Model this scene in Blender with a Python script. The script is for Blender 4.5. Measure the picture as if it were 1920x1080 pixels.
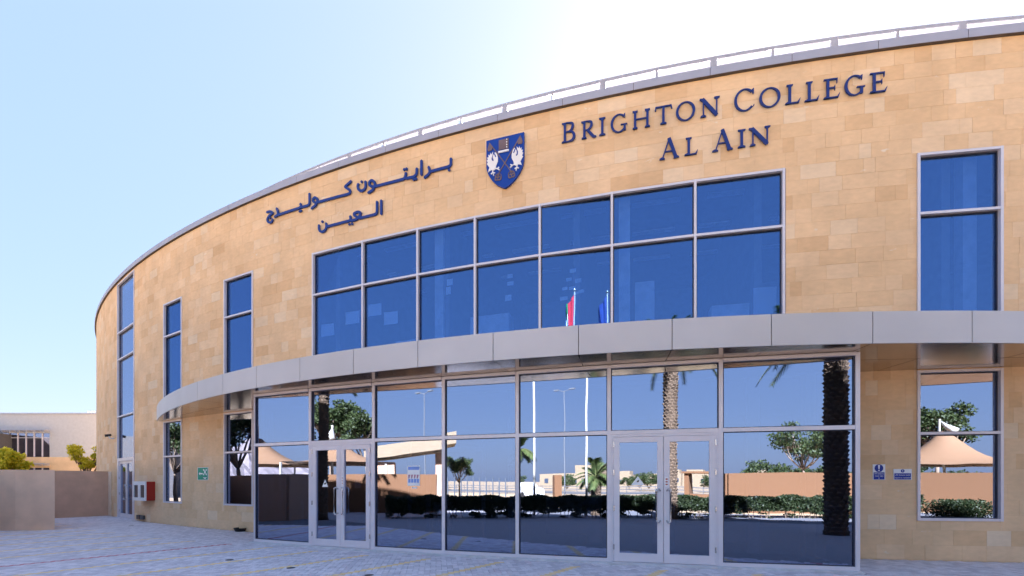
import bpy, math, random
from mathutils import Vector, noise as mnoise

random.seed(11)
for o in list(bpy.data.objects):
    bpy.data.objects.remove(o)
S = bpy.context.scene
COL = S.collection
rad, sin, cos = math.radians, math.sin, math.cos

# ------------------------------------------------------------------ camera
EYE = 1.55
cam_d = bpy.data.cameras.new("camera")
cam = bpy.data.objects.new("camera", cam_d)
COL.objects.link(cam)
cam.location = (0, 0, EYE)
cam.rotation_euler = (rad(90), 0, 0)
cam_d.sensor_width = 36.0
cam_d.lens = 36.0 * 900.0 / 1920.0
cam_d.shift_y = (903.0 - 540.0) / 1920.0
cam_d.clip_start = 0.1
cam_d.clip_end = 9000
S.camera = cam

# ------------------------------------------------------------------ sky and sun
SUN_AZ, SUN_EL = 26.0, 35.5
world = bpy.data.worlds.new("World")
S.world = world
world.use_nodes = True
wn = world.node_tree
wn.nodes.clear()
sky = wn.nodes.new("ShaderNodeTexSky")
sky.sky_type = 'NISHITA'
sky.sun_disc = False
sky.sun_elevation = rad(SUN_EL)
sky.sun_rotation = rad(SUN_AZ)
sky.air_density = 1.0
sky.dust_density = 1.6
sky.ozone_density = 1.0
sky.altitude = 250
bg = wn.nodes.new("ShaderNodeBackground")
bg.inputs[1].default_value = 0.0335
haze = wn.nodes.new("ShaderNodeGamma")          # hazy air: evens the whole dome out
haze.inputs[1].default_value = 0.36
wo = wn.nodes.new("ShaderNodeOutputWorld")
wn.links.new(sky.outputs[0], haze.inputs[0])
hs = wn.nodes.new("ShaderNodeHueSaturation")
hs.inputs['Saturation'].default_value = 1.8
wn.links.new(haze.outputs[0], hs.inputs['Color'])
veil = wn.nodes.new("ShaderNodeMix")              # an even veil of pale blue desert haze over the whole dome
veil.data_type = 'RGBA'
veil.inputs[0].default_value = 0.5
veil.inputs[7].default_value = (0.64, 0.90, 1.62, 1)
wn.links.new(hs.outputs[0], veil.inputs[6])
wn.links.new(veil.outputs[2], bg.inputs[0])
wn.links.new(bg.outputs[0], wo.inputs[0])

sun_d = bpy.data.lights.new("sun", 'SUN')
sun_d.energy = 3.6
sun_d.angle = rad(0.55)
sun_d.color = (1.0, 0.93, 0.82)
sun = bpy.data.objects.new("sun", sun_d)
COL.objects.link(sun)
sdir = Vector((sin(rad(SUN_AZ)) * cos(rad(SUN_EL)), cos(rad(SUN_AZ)) * cos(rad(SUN_EL)), sin(rad(SUN_EL))))
sun.rotation_euler = sdir.to_track_quat('Z', 'Y').to_euler()
sun.location = (20, 40, 40)

S.view_settings.view_transform = 'Standard'
S.view_settings.look = 'None'
S.view_settings.gamma = 1.0
S.view_settings.use_curve_mapping = False
S.view_settings.exposure = 4.5
S.render.engine = 'CYCLES'
S.cycles.max_bounces = 10
S.cycles.transparent_max_bounces = 12
S.cycles.glossy_bounces = 4

# ------------------------------------------------------------------ materials
def new_mat(name):
    m = bpy.data.materials.new(name)
    m.use_nodes = True
    nt = m.node_tree
    nt.nodes.clear()
    out = nt.nodes.new("ShaderNodeOutputMaterial")
    return m, nt, out

def N(nt, typ, **kw):
    n = nt.nodes.new(typ)
    for k, v in kw.items():
        setattr(n, k, v)
    return n

def basic(name, color, rough=0.7, metal=0.0, nscale=6.0, namp=0.12, bump=0.0, spec=0.4, coat=0.0):
    """plain surface with a little noise in tone and roughness"""
    m, nt, out = new_mat(name)
    p = N(nt, "ShaderNodeBsdfPrincipled")
    p.inputs['Metallic'].default_value = metal
    p.inputs['Roughness'].default_value = rough
    p.inputs['Specular IOR Level'].default_value = spec
    if coat:
        p.inputs['Coat Weight'].default_value = coat
    tc = N(nt, "ShaderNodeTexCoord")
    geo = N(nt, "ShaderNodeNewGeometry")
    no = N(nt, "ShaderNodeTexNoise")
    no.inputs['Scale'].default_value = nscale
    no.inputs['Detail'].default_value = 6
    nt.links.new(geo.outputs['Position'], no.inputs['Vector'])
    mr = N(nt, "ShaderNodeMapRange")
    mr.inputs[1].default_value = 0.3; mr.inputs[2].default_value = 0.7
    mr.inputs[3].default_value = 1 - namp; mr.inputs[4].default_value = 1 + namp
    nt.links.new(no.outputs['Fac'], mr.inputs[0])
    mx = N(nt, "ShaderNodeMix", data_type='RGBA', blend_type='MULTIPLY')
    mx.inputs[0].default_value = 1.0
    mx.inputs[6].default_value = (*color, 1)
    nt.links.new(mr.outputs[0], mx.inputs[7])
    nt.links.new(mx.outputs[2], p.inputs['Base Color'])
    if bump:
        b = N(nt, "ShaderNodeBump")
        b.inputs['Strength'].default_value = bump
        b.inputs['Distance'].default_value = 0.01
        nt.links.new(no.outputs['Fac'], b.inputs['Height'])
        nt.links.new(b.outputs[0], p.inputs['Normal'])
    nt.links.new(p.outputs[0], out.inputs[0])
    return m

def ramp_mat(name, stops, rough=0.85, grain=14.0, gamp=0.10, bump=0.15, spec=0.25, stretch=(1, 1, 1), blotch=0.10):
    """per-piece tone from the mesh attribute 'tone', plus grain and blotches"""
    m, nt, out = new_mat(name)
    p = N(nt, "ShaderNodeBsdfPrincipled")
    p.inputs['Roughness'].default_value = rough
    p.inputs['Specular IOR Level'].default_value = spec
    at = N(nt, "ShaderNodeAttribute", attribute_name="tone")
    cr = N(nt, "ShaderNodeValToRGB")
    el = cr.color_ramp.elements
    el[0].position = stops[0][0]; el[0].color = (*stops[0][1], 1)
    el[1].position = stops[-1][0]; el[1].color = (*stops[-1][1], 1)
    for ps, c in stops[1:-1]:
        e = el.new(ps); e.color = (*c, 1)
    nt.links.new(at.outputs['Fac'], cr.inputs[0])
    geo = N(nt, "ShaderNodeNewGeometry")
    mp = N(nt, "ShaderNodeMapping")
    mp.inputs['Scale'].default_value = stretch
    nt.links.new(geo.outputs['Position'], mp.inputs[0])
    no = N(nt, "ShaderNodeTexNoise")
    no.inputs['Scale'].default_value = grain; no.inputs['Detail'].default_value = 8
    nt.links.new(mp.outputs[0], no.inputs['Vector'])
    n2 = N(nt, "ShaderNodeTexNoise")
    n2.inputs['Scale'].default_value = grain * 0.16; n2.inputs['Detail'].default_value = 5
    nt.links.new(geo.outputs['Position'], n2.inputs['Vector'])
    def mrange(src, amp):
        mr = N(nt, "ShaderNodeMapRange")
        mr.inputs[1].default_value = 0.3; mr.inputs[2].default_value = 0.7
        mr.inputs[3].default_value = 1 - amp; mr.inputs[4].default_value = 1 + amp
        nt.links.new(src, mr.inputs[0]); return mr.outputs[0]
    mul = N(nt, "ShaderNodeMath", operation='MULTIPLY')
    nt.links.new(mrange(no.outputs['Fac'], gamp), mul.inputs[0])
    nt.links.new(mrange(n2.outputs['Fac'], blotch), mul.inputs[1])
    mx = N(nt, "ShaderNodeMix", data_type='RGBA', blend_type='MULTIPLY')
    mx.inputs[0].default_value = 1.0
    nt.links.new(cr.outputs[0], mx.inputs[6])
    nt.links.new(mul.outputs[0], mx.inputs[7])
    nt.links.new(mx.outputs[2], p.inputs['Base Color'])
    if name.startswith('honey'):
        # pale lime bloom in small ragged patches
        n3 = N(nt, "ShaderNodeTexNoise"); n3.inputs['Scale'].default_value = 2.6; n3.inputs['Detail'].default_value = 9; n3.inputs['Roughness'].default_value = 0.68
        nt.links.new(mp.outputs[0], n3.inputs['Vector'])
        m3 = N(nt, "ShaderNodeMapRange"); m3.inputs[1].default_value = 0.66; m3.inputs[2].default_value = 0.71; m3.inputs[3].default_value = 0; m3.inputs[4].default_value = 0.7
        nt.links.new(n3.outputs['Fac'], m3.inputs[0])
        mm = N(nt, "ShaderNodeMix", data_type='RGBA'); nt.links.new(m3.outputs[0], mm.inputs[0])
        nt.links.new(mx.outputs[2], mm.inputs[6]); mm.inputs[7].default_value = (0.78, 0.70, 0.60, 1)
        nt.links.new(mm.outputs[2], p.inputs['Base Color'])
    b = N(nt, "ShaderNodeBump")
    b.inputs['Strength'].default_value = bump; b.inputs['Distance'].default_value = 0.006
    nt.links.new(no.outputs['Fac'], b.inputs['Height'])
    nt.links.new(b.outputs[0], p.inputs['Normal'])
    nt.links.new(p.outputs[0], out.inputs[0])
    return m

def glass_mat(name, refl, trans, fac, wav=0.13):
    """coated solar glass: a part mirror that lets a little tinted light through"""
    m, nt, out = new_mat(name)
    g = N(nt, "ShaderNodeBsdfGlossy"); g.inputs['Color'].default_value = (*refl, 1); g.inputs['Roughness'].default_value = 0.0
    t = N(nt, "ShaderNodeBsdfTransparent"); t.inputs['Color'].default_value = (*trans, 1)
    lw = N(nt, "ShaderNodeLayerWeight"); lw.inputs['Blend'].default_value = 0.25
    mr = N(nt, "ShaderNodeMapRange")
    mr.inputs[1].default_value = 0.0; mr.inputs[2].default_value = 1.0
    mr.inputs[3].default_value = fac; mr.inputs[4].default_value = 0.75
    nt.links.new(lw.outputs['Fresnel'], mr.inputs[0])
    geo = N(nt, "ShaderNodeNewGeometry")
    no = N(nt, "ShaderNodeTexNoise"); no.inputs['Scale'].default_value = 0.9; no.inputs['Detail'].default_value = 1
    nt.links.new(geo.outputs['Position'], no.inputs['Vector'])
    b = N(nt, "ShaderNodeBump"); b.inputs['Strength'].default_value = wav; b.inputs['Distance'].default_value = 0.012
    nt.links.new(no.outputs['Fac'], b.inputs['Height'])
    nt.links.new(b.outputs[0], g.inputs['Normal'])
    mx = N(nt, "ShaderNodeMixShader")
    nt.links.new(mr.outputs[0], mx.inputs[0])
    nt.links.new(t.outputs[0], mx.inputs[1])
    nt.links.new(g.outputs[0], mx.inputs[2])
    nt.links.new(mx.outputs[0], out.inputs[0])
    return m

def leaf_mat(name, stops, trans=0.35):
    m, nt, out = new_mat(name)
    at = N(nt, "ShaderNodeAttribute", attribute_name="tone")
    cr = N(nt, "ShaderNodeValToRGB")
    el = cr.color_ramp.elements
    el[0].position = 0.0; el[0].color = (*stops[0], 1)
    el[1].position = 1.0; el[1].color = (*stops[-1], 1)
    if len(stops) == 3:
        e = el.new(0.5); e.color = (*stops[1], 1)
    nt.links.new(at.outputs['Fac'], cr.inputs[0])
    p = N(nt, "ShaderNodeBsdfPrincipled"); p.inputs['Roughness'].default_value = 0.55
    p.inputs['Specular IOR Level'].default_value = 0.3
    nt.links.new(cr.outputs[0], p.inputs['Base Color'])
    tr = N(nt, "ShaderNodeBsdfTranslucent")
    nt.links.new(cr.outputs[0], tr.inputs['Color'])
    mx = N(nt, "ShaderNodeMixShader"); mx.inputs[0].default_value = trans
    nt.links.new(p.outputs[0], mx.inputs[1]); nt.links.new(tr.outputs[0], mx.inputs[2])
    nt.links.new(mx.outputs[0], out.inputs[0])
    return m

def frosted_mat(name, col, clear):
    m, nt, out = new_mat(name)
    t = N(nt, "ShaderNodeBsdfTransparent"); t.inputs['Color'].default_value = (0.93, 0.93, 0.95, 1)
    tr = N(nt, "ShaderNodeBsdfTranslucent"); tr.inputs['Color'].default_value = (*col, 1)
    d = N(nt, "ShaderNodeBsdfDiffuse"); d.inputs['Color'].default_value = (*col, 1)
    m1 = N(nt, "ShaderNodeMixShader"); m1.inputs[0].default_value = 0.6
    nt.links.new(d.outputs[0], m1.inputs[1]); nt.links.new(tr.outputs[0], m1.inputs[2])
    m2 = N(nt, "ShaderNodeMixShader"); m2.inputs[0].default_value = clear
    nt.links.new(m1.outputs[0], m2.inputs[1]); nt.links.new(t.outputs[0], m2.inputs[2])
    nt.links.new(m2.outputs[0], out.inputs[0])
    return m

STONE_STOPS = [(0.0, (0.65, 0.43, 0.245)), (0.12, (0.69, 0.465, 0.27)), (0.35, (0.72, 0.50, 0.30)),
               (0.65, (0.74, 0.52, 0.32)), (0.86, (0.75, 0.55, 0.36)), (1.0, (0.75, 0.59, 0.42))]
M = {}
M['stone'] = ramp_mat('honey sandstone', STONE_STOPS, rough=0.85, grain=7, gamp=0.05, bump=0.12, stretch=(1, 1, 2.2), blotch=0.09)
M['mortar'] = basic('pale mortar', (0.66, 0.47, 0.30), 0.9, nscale=20)
M['alu'] = basic('silver painted aluminium', (0.66, 0.64, 0.70), 0.38, 0.15, 3, 0.04)
M['alu_dark'] = basic('dark gasket', (0.03, 0.035, 0.06), 0.5, 0, 3, 0.04)
M['fascia'] = basic('silver fascia sheet', (0.52, 0.50, 0.51), 0.42, 0.30, 1.2, 0.04)
M['coping'] = basic('grey coping metal', (0.40, 0.40, 0.46), 0.45, 0.3, 2, 0.06)
M['soffit'] = basic('polished bronze grey soffit sheet', (0.42, 0.38, 0.35), 0.13, 0.95, 1.5, 0.06)
M['core'] = basic('shadow gap lining', (0.10, 0.08, 0.07), 0.8)
M['rail'] = basic('railing steel', (0.42, 0.40, 0.42), 0.45, 0.4)
M['railglass'] = frosted_mat('frosted railing glass', (0.28, 0.28, 0.325), 0.12)
M['glass'] = glass_mat('solar glass lower', (0.56, 0.66, 0.90), (0.38, 0.48, 0.62), 0.46)
M['glass_up'] = glass_mat('solar glass blue', (0.20, 0.35, 0.66), (0.66, 0.82, 1.0), 0.32)
M['glass_door'] = glass_mat('door glass', (0.56, 0.66, 0.90), (0.38, 0.48, 0.62), 0.46, 0.15)
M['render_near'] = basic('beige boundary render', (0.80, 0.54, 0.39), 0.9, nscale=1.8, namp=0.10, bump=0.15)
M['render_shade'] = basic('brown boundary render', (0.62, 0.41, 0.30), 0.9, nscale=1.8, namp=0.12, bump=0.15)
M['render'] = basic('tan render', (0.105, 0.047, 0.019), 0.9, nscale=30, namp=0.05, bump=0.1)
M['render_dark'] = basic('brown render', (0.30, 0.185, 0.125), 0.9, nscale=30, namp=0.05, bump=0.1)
M['white_wall'] = basic('off white render', (0.50, 0.49, 0.50), 0.9, nscale=4, namp=0.06)
M['grey_wall'] = basic('grey render', (0.10, 0.095, 0.10), 0.9)
M['pier_cream'] = basic('cream pier render', (0.80, 0.66, 0.52), 0.9)
M['interior'] = basic('interior plaster', (0.22, 0.23, 0.25), 0.9)
M['int_pale'] = basic('pale interior paint', (0.75, 0.76, 0.8), 0.9)
M['int_floor'] = basic('interior floor tile', (0.22, 0.22, 0.24), 0.35)
M['white'] = basic('white plastic', (0.78, 0.78, 0.80), 0.5, nscale=3, namp=0.03)
M['paper'] = basic('white paper', (0.85, 0.85, 0.85), 0.8, nscale=3, namp=0.03)
M['blue'] = basic('royal blue acrylic', (0.006, 0.032, 0.22), 0.35, nscale=3, namp=0.05)
M['navy'] = basic('navy blue letter face', (0.008, 0.026, 0.18), 0.4, nscale=3, namp=0.05)
M['bright_blue'] = basic('bright blue enamel', (0.002, 0.040, 0.30), 0.35, nscale=3, namp=0.05)
M['bronze'] = basic('dull bronze paint', (0.16, 0.11, 0.12), 0.5)
M['black'] = basic('black plastic', (0.012, 0.012, 0.014), 0.4)
M['red'] = basic('red enamel', (0.36, 0.022, 0.016), 0.35, nscale=3, namp=0.05)
M['green_sign'] = basic('safety green', (0.0, 0.28, 0.17), 0.45)
M['sign_blue'] = basic('mandatory sign blue', (0.012, 0.035, 0.30), 0.45)
M['sand'] = basic('desert sand', (0.21, 0.15, 0.095), 0.95, nscale=0.35, namp=0.16, bump=0.2)
M['forecourt'] = basic('dusty cream paving', (0.30, 0.21, 0.125), 0.9, nscale=1.5)
M['bed'] = basic('paver bedding', (0.10, 0.10, 0.115), 0.95, nscale=30)
M['pavefar'] = basic('grey block paving', (0.24, 0.225, 0.24), 0.85, nscale=8, namp=0.12)
M['steel'] = basic('brushed steel', (0.62, 0.62, 0.64), 0.25, 0.9)
M['sill'] = basic('pale concrete sill', (0.55, 0.56, 0.60), 0.8)
M['tent'] = basic('sand coloured shade fabric', (0.155, 0.083, 0.042), 0.8, namp=0.04)
M['mast'] = basic('white painted steel', (0.30, 0.28, 0.25), 0.4)
M['bark'] = basic('palm bark', (0.085, 0.055, 0.034), 0.95, nscale=14, namp=0.35, bump=0.5)
M['wood'] = basic('tree bark', (0.17, 0.12, 0.085), 0.95, nscale=14, namp=0.3, bump=0.5)
M['frond'] = leaf_mat('palm frond', [(0.035, 0.055, 0.018), (0.07, 0.10, 0.03), (0.16, 0.15, 0.06)])
M['hedge'] = leaf_mat('hedge leaf', [(0.010, 0.017, 0.006), (0.02, 0.032, 0.010), (0.045, 0.055, 0.02)])
M['leaf'] = leaf_mat('tree leaf', [(0.018, 0.028, 0.009), (0.032, 0.048, 0.014), (0.06, 0.075, 0.024)])
M['leaf_yellow'] = leaf_mat('backlit yellow green leaf', [(0.35, 0.36, 0.015), (0.70, 0.62, 0.04), (0.85, 0.75, 0.12)], 0.6)
M['cream'] = basic('cream villa render', (0.17, 0.125, 0.08), 0.9, nscale=2, namp=0.05)
M['terracotta'] = basic('terracotta roof', (0.42, 0.20, 0.13), 0.9)
M['dark_window'] = basic('dark window glass', (0.03, 0.04, 0.06), 0.08, spec=0.8)
M['far_window'] = glass_mat('far building glass', (0.42, 0.42, 0.56), (0.10, 0.12, 0.2), 0.75)
M['asphalt'] = basic('asphalt', (0.06, 0.06, 0.065), 0.9, nscale=20)
M['lamp_grey'] = basic('galvanised grey', (0.07, 0.075, 0.085), 0.6)
M['fence'] = basic('grey fence paint', (0.06, 0.07, 0.085), 0.5)
M['rock'] = basic('pale mountain rock', (0.12, 0.10, 0.11), 0.95, nscale=0.02, namp=0.35)
M['car_paint'] = basic('white car paint', (0.45, 0.45, 0.46), 0.2, coat=0.6, namp=0.02)
M['flag_red'] = basic('red flag cloth', (0.55, 0.02, 0.03), 0.8)
M['flag_green'] = basic('green flag cloth', (0.0, 0.16, 0.05), 0.8)
M['flag_white'] = basic('white flag cloth', (0.75, 0.75, 0.75), 0.8)
M['flag_black'] = basic('black flag cloth', (0.015, 0.015, 0.015), 0.8)
M['flag_navy'] = basic('navy flag cloth', (0.012, 0.03, 0.13), 0.8)
M['paver'] = ramp_mat('concrete paver', [(0.0, (0.53, 0.48, 0.525)), (0.3, (0.63, 0.58, 0.62)), (0.62, (0.73, 0.675, 0.715)),
                      (0.66, (0.78, 0.56, 0.30)), (0.80, (0.85, 0.62, 0.34)), (0.84, (0.50, 0.20, 0.22)), (1.0, (0.58, 0.25, 0.27))],
                      rough=0.8, grain=60, gamp=0.14, bump=0.2, blotch=0.10)

# ------------------------------------------------------------------ mesh helpers
class MB:
    def __init__(self):
        self.v = []; self.f = []; self.t = []; self.mi = []
        self.cur = 0.5; self.m = 0
    def quadbox(self, ring_lo, ring_hi):
        """closed prism from two matching rings of 3D points"""
        n = len(ring_lo); b = len(self.v)
        self.v += list(ring_lo) + list(ring_hi)
        fs = [tuple(b + i for i in reversed(range(n))), tuple(b + n + i for i in range(n))]
        for i in range(n):
            j = (i + 1) % n
            fs.append((b + i, b + j, b + n + j, b + n + i))
        self.add(fs)
    def add(self, fs):
        self.f += fs; self.t += [self.cur] * len(fs); self.mi += [self.m] * len(fs)
    def face(self, pts):
        b = len(self.v); self.v += list(pts); self.add([tuple(range(b, b + len(pts)))])
    def plan(self, poly, z0, z1):
        a = sum(poly[i][0] * poly[(i + 1) % len(poly)][1] - poly[(i + 1) % len(poly)][0] * poly[i][1] for i in range(len(poly)))
        if a < 0: poly = poly[::-1]
        self.quadbox([(p[0], p[1], z0) for p in poly], [(p[0], p[1], z1) for p in poly])
    def slab(self, pA, pB, z0, z1, do, di):
        """vertical slab along A-B; do = outward offset, di = inward offset (outward is away from the building centre)"""
        n = onorm(pA, pB)
        self.plan([(pA[0] + n[0] * do, pA[1] + n[1] * do), (pB[0] + n[0] * do, pB[1] + n[1] * do),
                   (pB[0] - n[0] * di, pB[1] - n[1] * di), (pA[0] - n[0] * di, pA[1] - n[1] * di)], z0, z1)
    def box(self, c, s, rot=0.0):
        cr, sr = cos(rot), sin(rot)
        P4 = [(c[0] + x * cr - y * sr, c[1] + x * sr + y * cr) for x, y in
              ((-s[0] / 2, -s[1] / 2), (s[0] / 2, -s[1] / 2), (s[0] / 2, s[1] / 2), (-s[0] / 2, s[1] / 2))]
        self.plan(P4, c[2], c[2] + s[2])
    def tube(self, pts, rs, n=8, cap=True):
        pts = [Vector(p) for p in pts]
        if not hasattr(rs, '__len__'): rs = [rs] * len(pts)
        b = len(self.v); up0 = None
        for i, p in enumerate(pts):
            d = (pts[min(i + 1, len(pts) - 1)] - pts[max(i - 1, 0)]).normalized()
            if up0 is None:
                up0 = Vector((0, 0, 1)) if abs(d.z) < 0.9 else Vector((1, 0, 0))
            a = d.cross(up0)
            if a.length < 1e-4: a = d.cross(Vector((0, 1, 0)))
            a.normalize(); c = d.cross(a).normalized(); up0 = -c if False else up0
            for k in range(n):
                t = 2 * math.pi * k / n
                self.v.append(tuple(p + a * cos(t) * rs[i] + c * sin(t) * rs[i]))
        fs = []
        for i in range(len(pts) - 1):
            for k in range(n):
                k2 = (k + 1) % n
                fs.append((b + i * n + k, b + i * n + k2, b + (i + 1) * n + k2, b + (i + 1) * n + k))
        if cap:
            fs.append(tuple(b + k for k in reversed(range(n))))
            fs.append(tuple(b + (len(pts) - 1) * n + k for k in range(n)))
        self.add(fs)
    def build(self, name, mat, parent=None, smooth=False, center=True):
        me = bpy.data.meshes.new(name)
        c = Vector((0, 0, 0))
        if center and self.v:
            xs = [p[0] for p in self.v]; ys = [p[1] for p in self.v]; zs = [p[2] for p in self.v]
            c = Vector(((min(xs) + max(xs)) / 2, (min(ys) + max(ys)) / 2, min(zs)))
        me.from_pydata([(p[0] - c.x, p[1] - c.y, p[2] - c.z) for p in self.v], [], self.f)
        mats = mat if isinstance(mat, (list, tuple)) else [mat]
        for mm in mats: me.materials.append(mm)
        if len(mats) > 1: me.polygons.foreach_set("material_index", self.mi)
        at = me.attributes.new("tone", 'FLOAT', 'FACE')
        at.data.foreach_set("value", self.t)
        if smooth: me.polygons.foreach_set("use_smooth", [True] * len(self.f))
        me.update()
        return link(name, me, c, parent)

WLOC = {}
def link(name, me, loc, parent=None):
    o = bpy.data.objects.new(name, me); COL.objects.link(o)
    loc = Vector(loc)
    if parent is not None:
        o.parent = parent; o.location = loc - WLOC[parent.name]
    else:
        o.location = loc
    WLOC[o.name] = loc
    return o

def tag(o, label=None, cat=None, group=None, kind=None):
    if label: o['label'] = label
    if cat: o['category'] = cat
    if group: o['group'] = group
    if kind: o['kind'] = kind
    return o

def thing(name, loc, label, cat, group=None):
    return tag(link(name, None, loc), label, cat, group)

def copy_tree(root, loc, rotz=0.0, scale=1.0):
    def rec(o, par):
        c = o.copy(); COL.objects.link(c)
        if par is not None: c.parent = par
        for ch in o.children: rec(ch, c)
        return c
    r = rec(root, None)
    r.location = loc; r.rotation_euler = (0, 0, rotz); r.scale = (scale,) * 3
    WLOC[r.name] = Vector(loc)
    return r

# ------------------------------------------------------------------ plan geometry of the curved front
CX0, CY0, R = 16.07, 60.83, 51.97          # centre and radius of the stone face
RB = 53.65                                 # radius of the glazed entrance screen
def P(a, r=R):
    a = rad(a); return (CX0 + r * sin(a), CY0 - r * cos(a))
def onorm(pA, pB):
    dx, dy = pB[0] - pA[0], pB[1] - pA[1]; L = math.hypot(dx, dy) or 1
    nx, ny = dy / L, -dx / L
    mx, my = (pA[0] + pB[0]) / 2 - CX0, (pA[1] + pB[1]) / 2 - CY0
    return (nx, ny) if nx * mx + ny * my > 0 else (-nx, -ny)
def survey(px, py, r=R):
    """where a sight line measured in the photograph meets a cylinder of radius r: returns (angle, height)"""
    dx = (px - 960) / 900.0
    a = dx * dx + 1; b = -2 * (dx * CX0 + CY0); c = CX0 ** 2 + CY0 ** 2 - r * r
    t = (-b - math.sqrt(max(b * b - 4 * a * c, 0))) / (2 * a)
    x, y = dx * t, t
    return math.degrees(math.atan2(x - CX0, CY0 - y)), EYE + (903 - py) * y / 900.0
def lerp2(p, q, t): return (p[0] + (q[0] - p[0]) * t, p[1] + (q[1] - p[1]) * t)
DEG = 180 / math.pi / R                     # degrees per metre of arc on the stone face

TOP = 10.14
# openings in the stone wall: (a0, a1, z0, z1)
OPEN = [(-8.93, -7.28, 4.40, 8.03), (-8.93, -7.28, 0.78, 3.745),
        (-24.74, -11.56, 4.36, 8.02),
        (-29.17, -27.52, 4.40, 8.03), (-29.17, -27.52, 0.79, 3.745),
        (-33.68, -32.10, 4.40, 8.03), (-33.68, -32.10, 0.78, 3.745),
        (-39.68, -36.96, 0.0, 10.08),
        (-24.75, -11.15, 0.0, 3.745)]

# ------------------------------------------------------------------ ground
g = MB(); g.face([(-4000, -4000, -0.03), (4000, -4000, -0.03), (4000, 4000, -0.03), (-4000, 4000, -0.03)])
tag(g.build('ground', M['sand'], center=False), kind='structure')
g = MB(); g.face([(-30, -7.5, -0.022), (34, -7.5, -0.022), (34, 40, -0.022), (-30, 40, -0.022)])
bedo = tag(g.build('paving_bed', M['bed'], center=False), kind='structure')

TH = rad(36.0)
e1 = (sin(TH + math.pi / 4), cos(TH + math.pi / 4)); e2 = (sin(TH - math.pi / 4), cos(TH - math.pi / 4))
U = 0.1
def in_view(x, y, m=0.3):
    if y < 7.3: return False
    if abs(x) > 1.085 * y + m: return False
    rr = math.hypot(x - CX0, y - CY0)
    if rr < R + 0.02: return False
    if rr < RB + 0.10:
        a = math.degrees(math.atan2(x - CX0, CY0 - y))
        if -24.98 < a < -10.86: return False
    return y < 23
pav = []
lim = 330
for i in range(-lim, lim):
    for j in range(-lim, lim):
        k = (i - j) % 4
        if k not in (0, 3): continue
        w_, h_ = (2, 1) if k == 0 else (1, 2)
        cu, cv = (i + w_ / 2) * U, (j + h_ / 2) * U
        # e1 to the right, e2 up-left: diagonal i+j runs along the line direction
        x, y = e1[0] * cu + e2[0] * cv, e1[1] * cu + e2[1] * cv
        if in_view(x, y): pav.append((x, y, i, j, k))
def pave_tone(i, j, k, x, y):
    q = (i - j) // 4
    rr = math.hypot(x - CX0, y - CY0)
    w = (i - j) * U / math.sqrt(2)
    # lines of coloured pavers every fifth stagger
    if k == 0 and rr > R + 2.15:
        if q in RED: return random.uniform(0.85, 1.0)
        if (q - Q0) % 5 == 0 and q not in SKIP: return random.uniform(0.66, 0.8)
    return random.uniform(0.0, 0.6)
Q0 = round((-4.33) / 0.2828); RED = (round(-12.8 / 0.2828), round(-0.02 / 0.2828)); SKIP = (round(-12.8 / .2828) ,)
def paver_mesh(mb, x, y, i, j, k):
    w_, h_ = (0.2, 0.1) if k == 0 else (0.1, 0.2)
    g0, ch = 0.0022, 0.005
    zt = random.uniform(-0.0015, 0.0015)
    tx, ty = random.uniform(-.003, .003), random.uniform(-.003, .003)
    def ring(ins, z):
        r = []
        for su, sv in ((-1, -1), (1, -1), (1, 1), (-1, 1)):
            u, v = su * (w_ / 2 - ins), sv * (h_ / 2 - ins)
            r.append((x + e1[0] * u + e2[0] * v, y + e1[1] * u + e2[1] * v, z + (tx * u + ty * v if z > -0.01 else 0)))
        return r
    lo, mid, hi = ring(g0, -0.02), ring(g0, zt - 0.004), ring(g0 + ch, zt)
    b = len(mb.v); mb.v += lo + mid + hi
    fs = [(b + 8, b + 9, b + 10, b + 11)]
    for q in range(4):
        r = (q + 1) % 4
        fs.append((b + q, b + r, b + 4 + r, b + 4 + q)); fs.append((b + 4 + q, b + 4 + r, b + 8 + r, b + 8 + q))
    # e1,e2 is left-handed (e2 turned clockwise negative): flip to keep normals up
    if e1[0] * e2[1] - e1[1] * e2[0] < 0: fs = [f[::-1] for f in fs]
    mb.add(fs)
pav.sort(key=lambda p: p[1] + 0.25 * abs(p[0]) if abs(p[0]) < p[1] * 1.05 else 99)
rest = MB()
cnt = 0
for p in pav:
    ins = abs(p[0]) < p[1] * 1.06 and p[1] > 7.85
    if ins and cnt < 300:
        mb = MB(); mb.cur = pave_tone(p[2], p[3], p[4], p[0], p[1]); paver_mesh(mb, *p)
        mb.build('paver', M['paver'], bedo); cnt += 1
    else:
        rest.cur = pave_tone(p[2], p[3], p[4], p[0], p[1]); paver_mesh(rest, *p)
tag(rest.build('pavers', M['paver'], bedo), kind='stuff')
# plain paving where no block can be told apart (round the camera and to the sides)
g = MB(); g.face([(-26, -2.6, -0.012), (30, -2.6, -0.012), (30, 7.3, -0.012), (-26, 7.3, -0.012)])
tag(g.build('plaza_paving', M['pavefar'], center=False), kind='structure')

# ------------------------------------------------------------------ the school building
B = thing('school_building', (0, 11.4, 0), 'large curved sandstone school building with glazed entrance and silver canopy', 'building')

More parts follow.
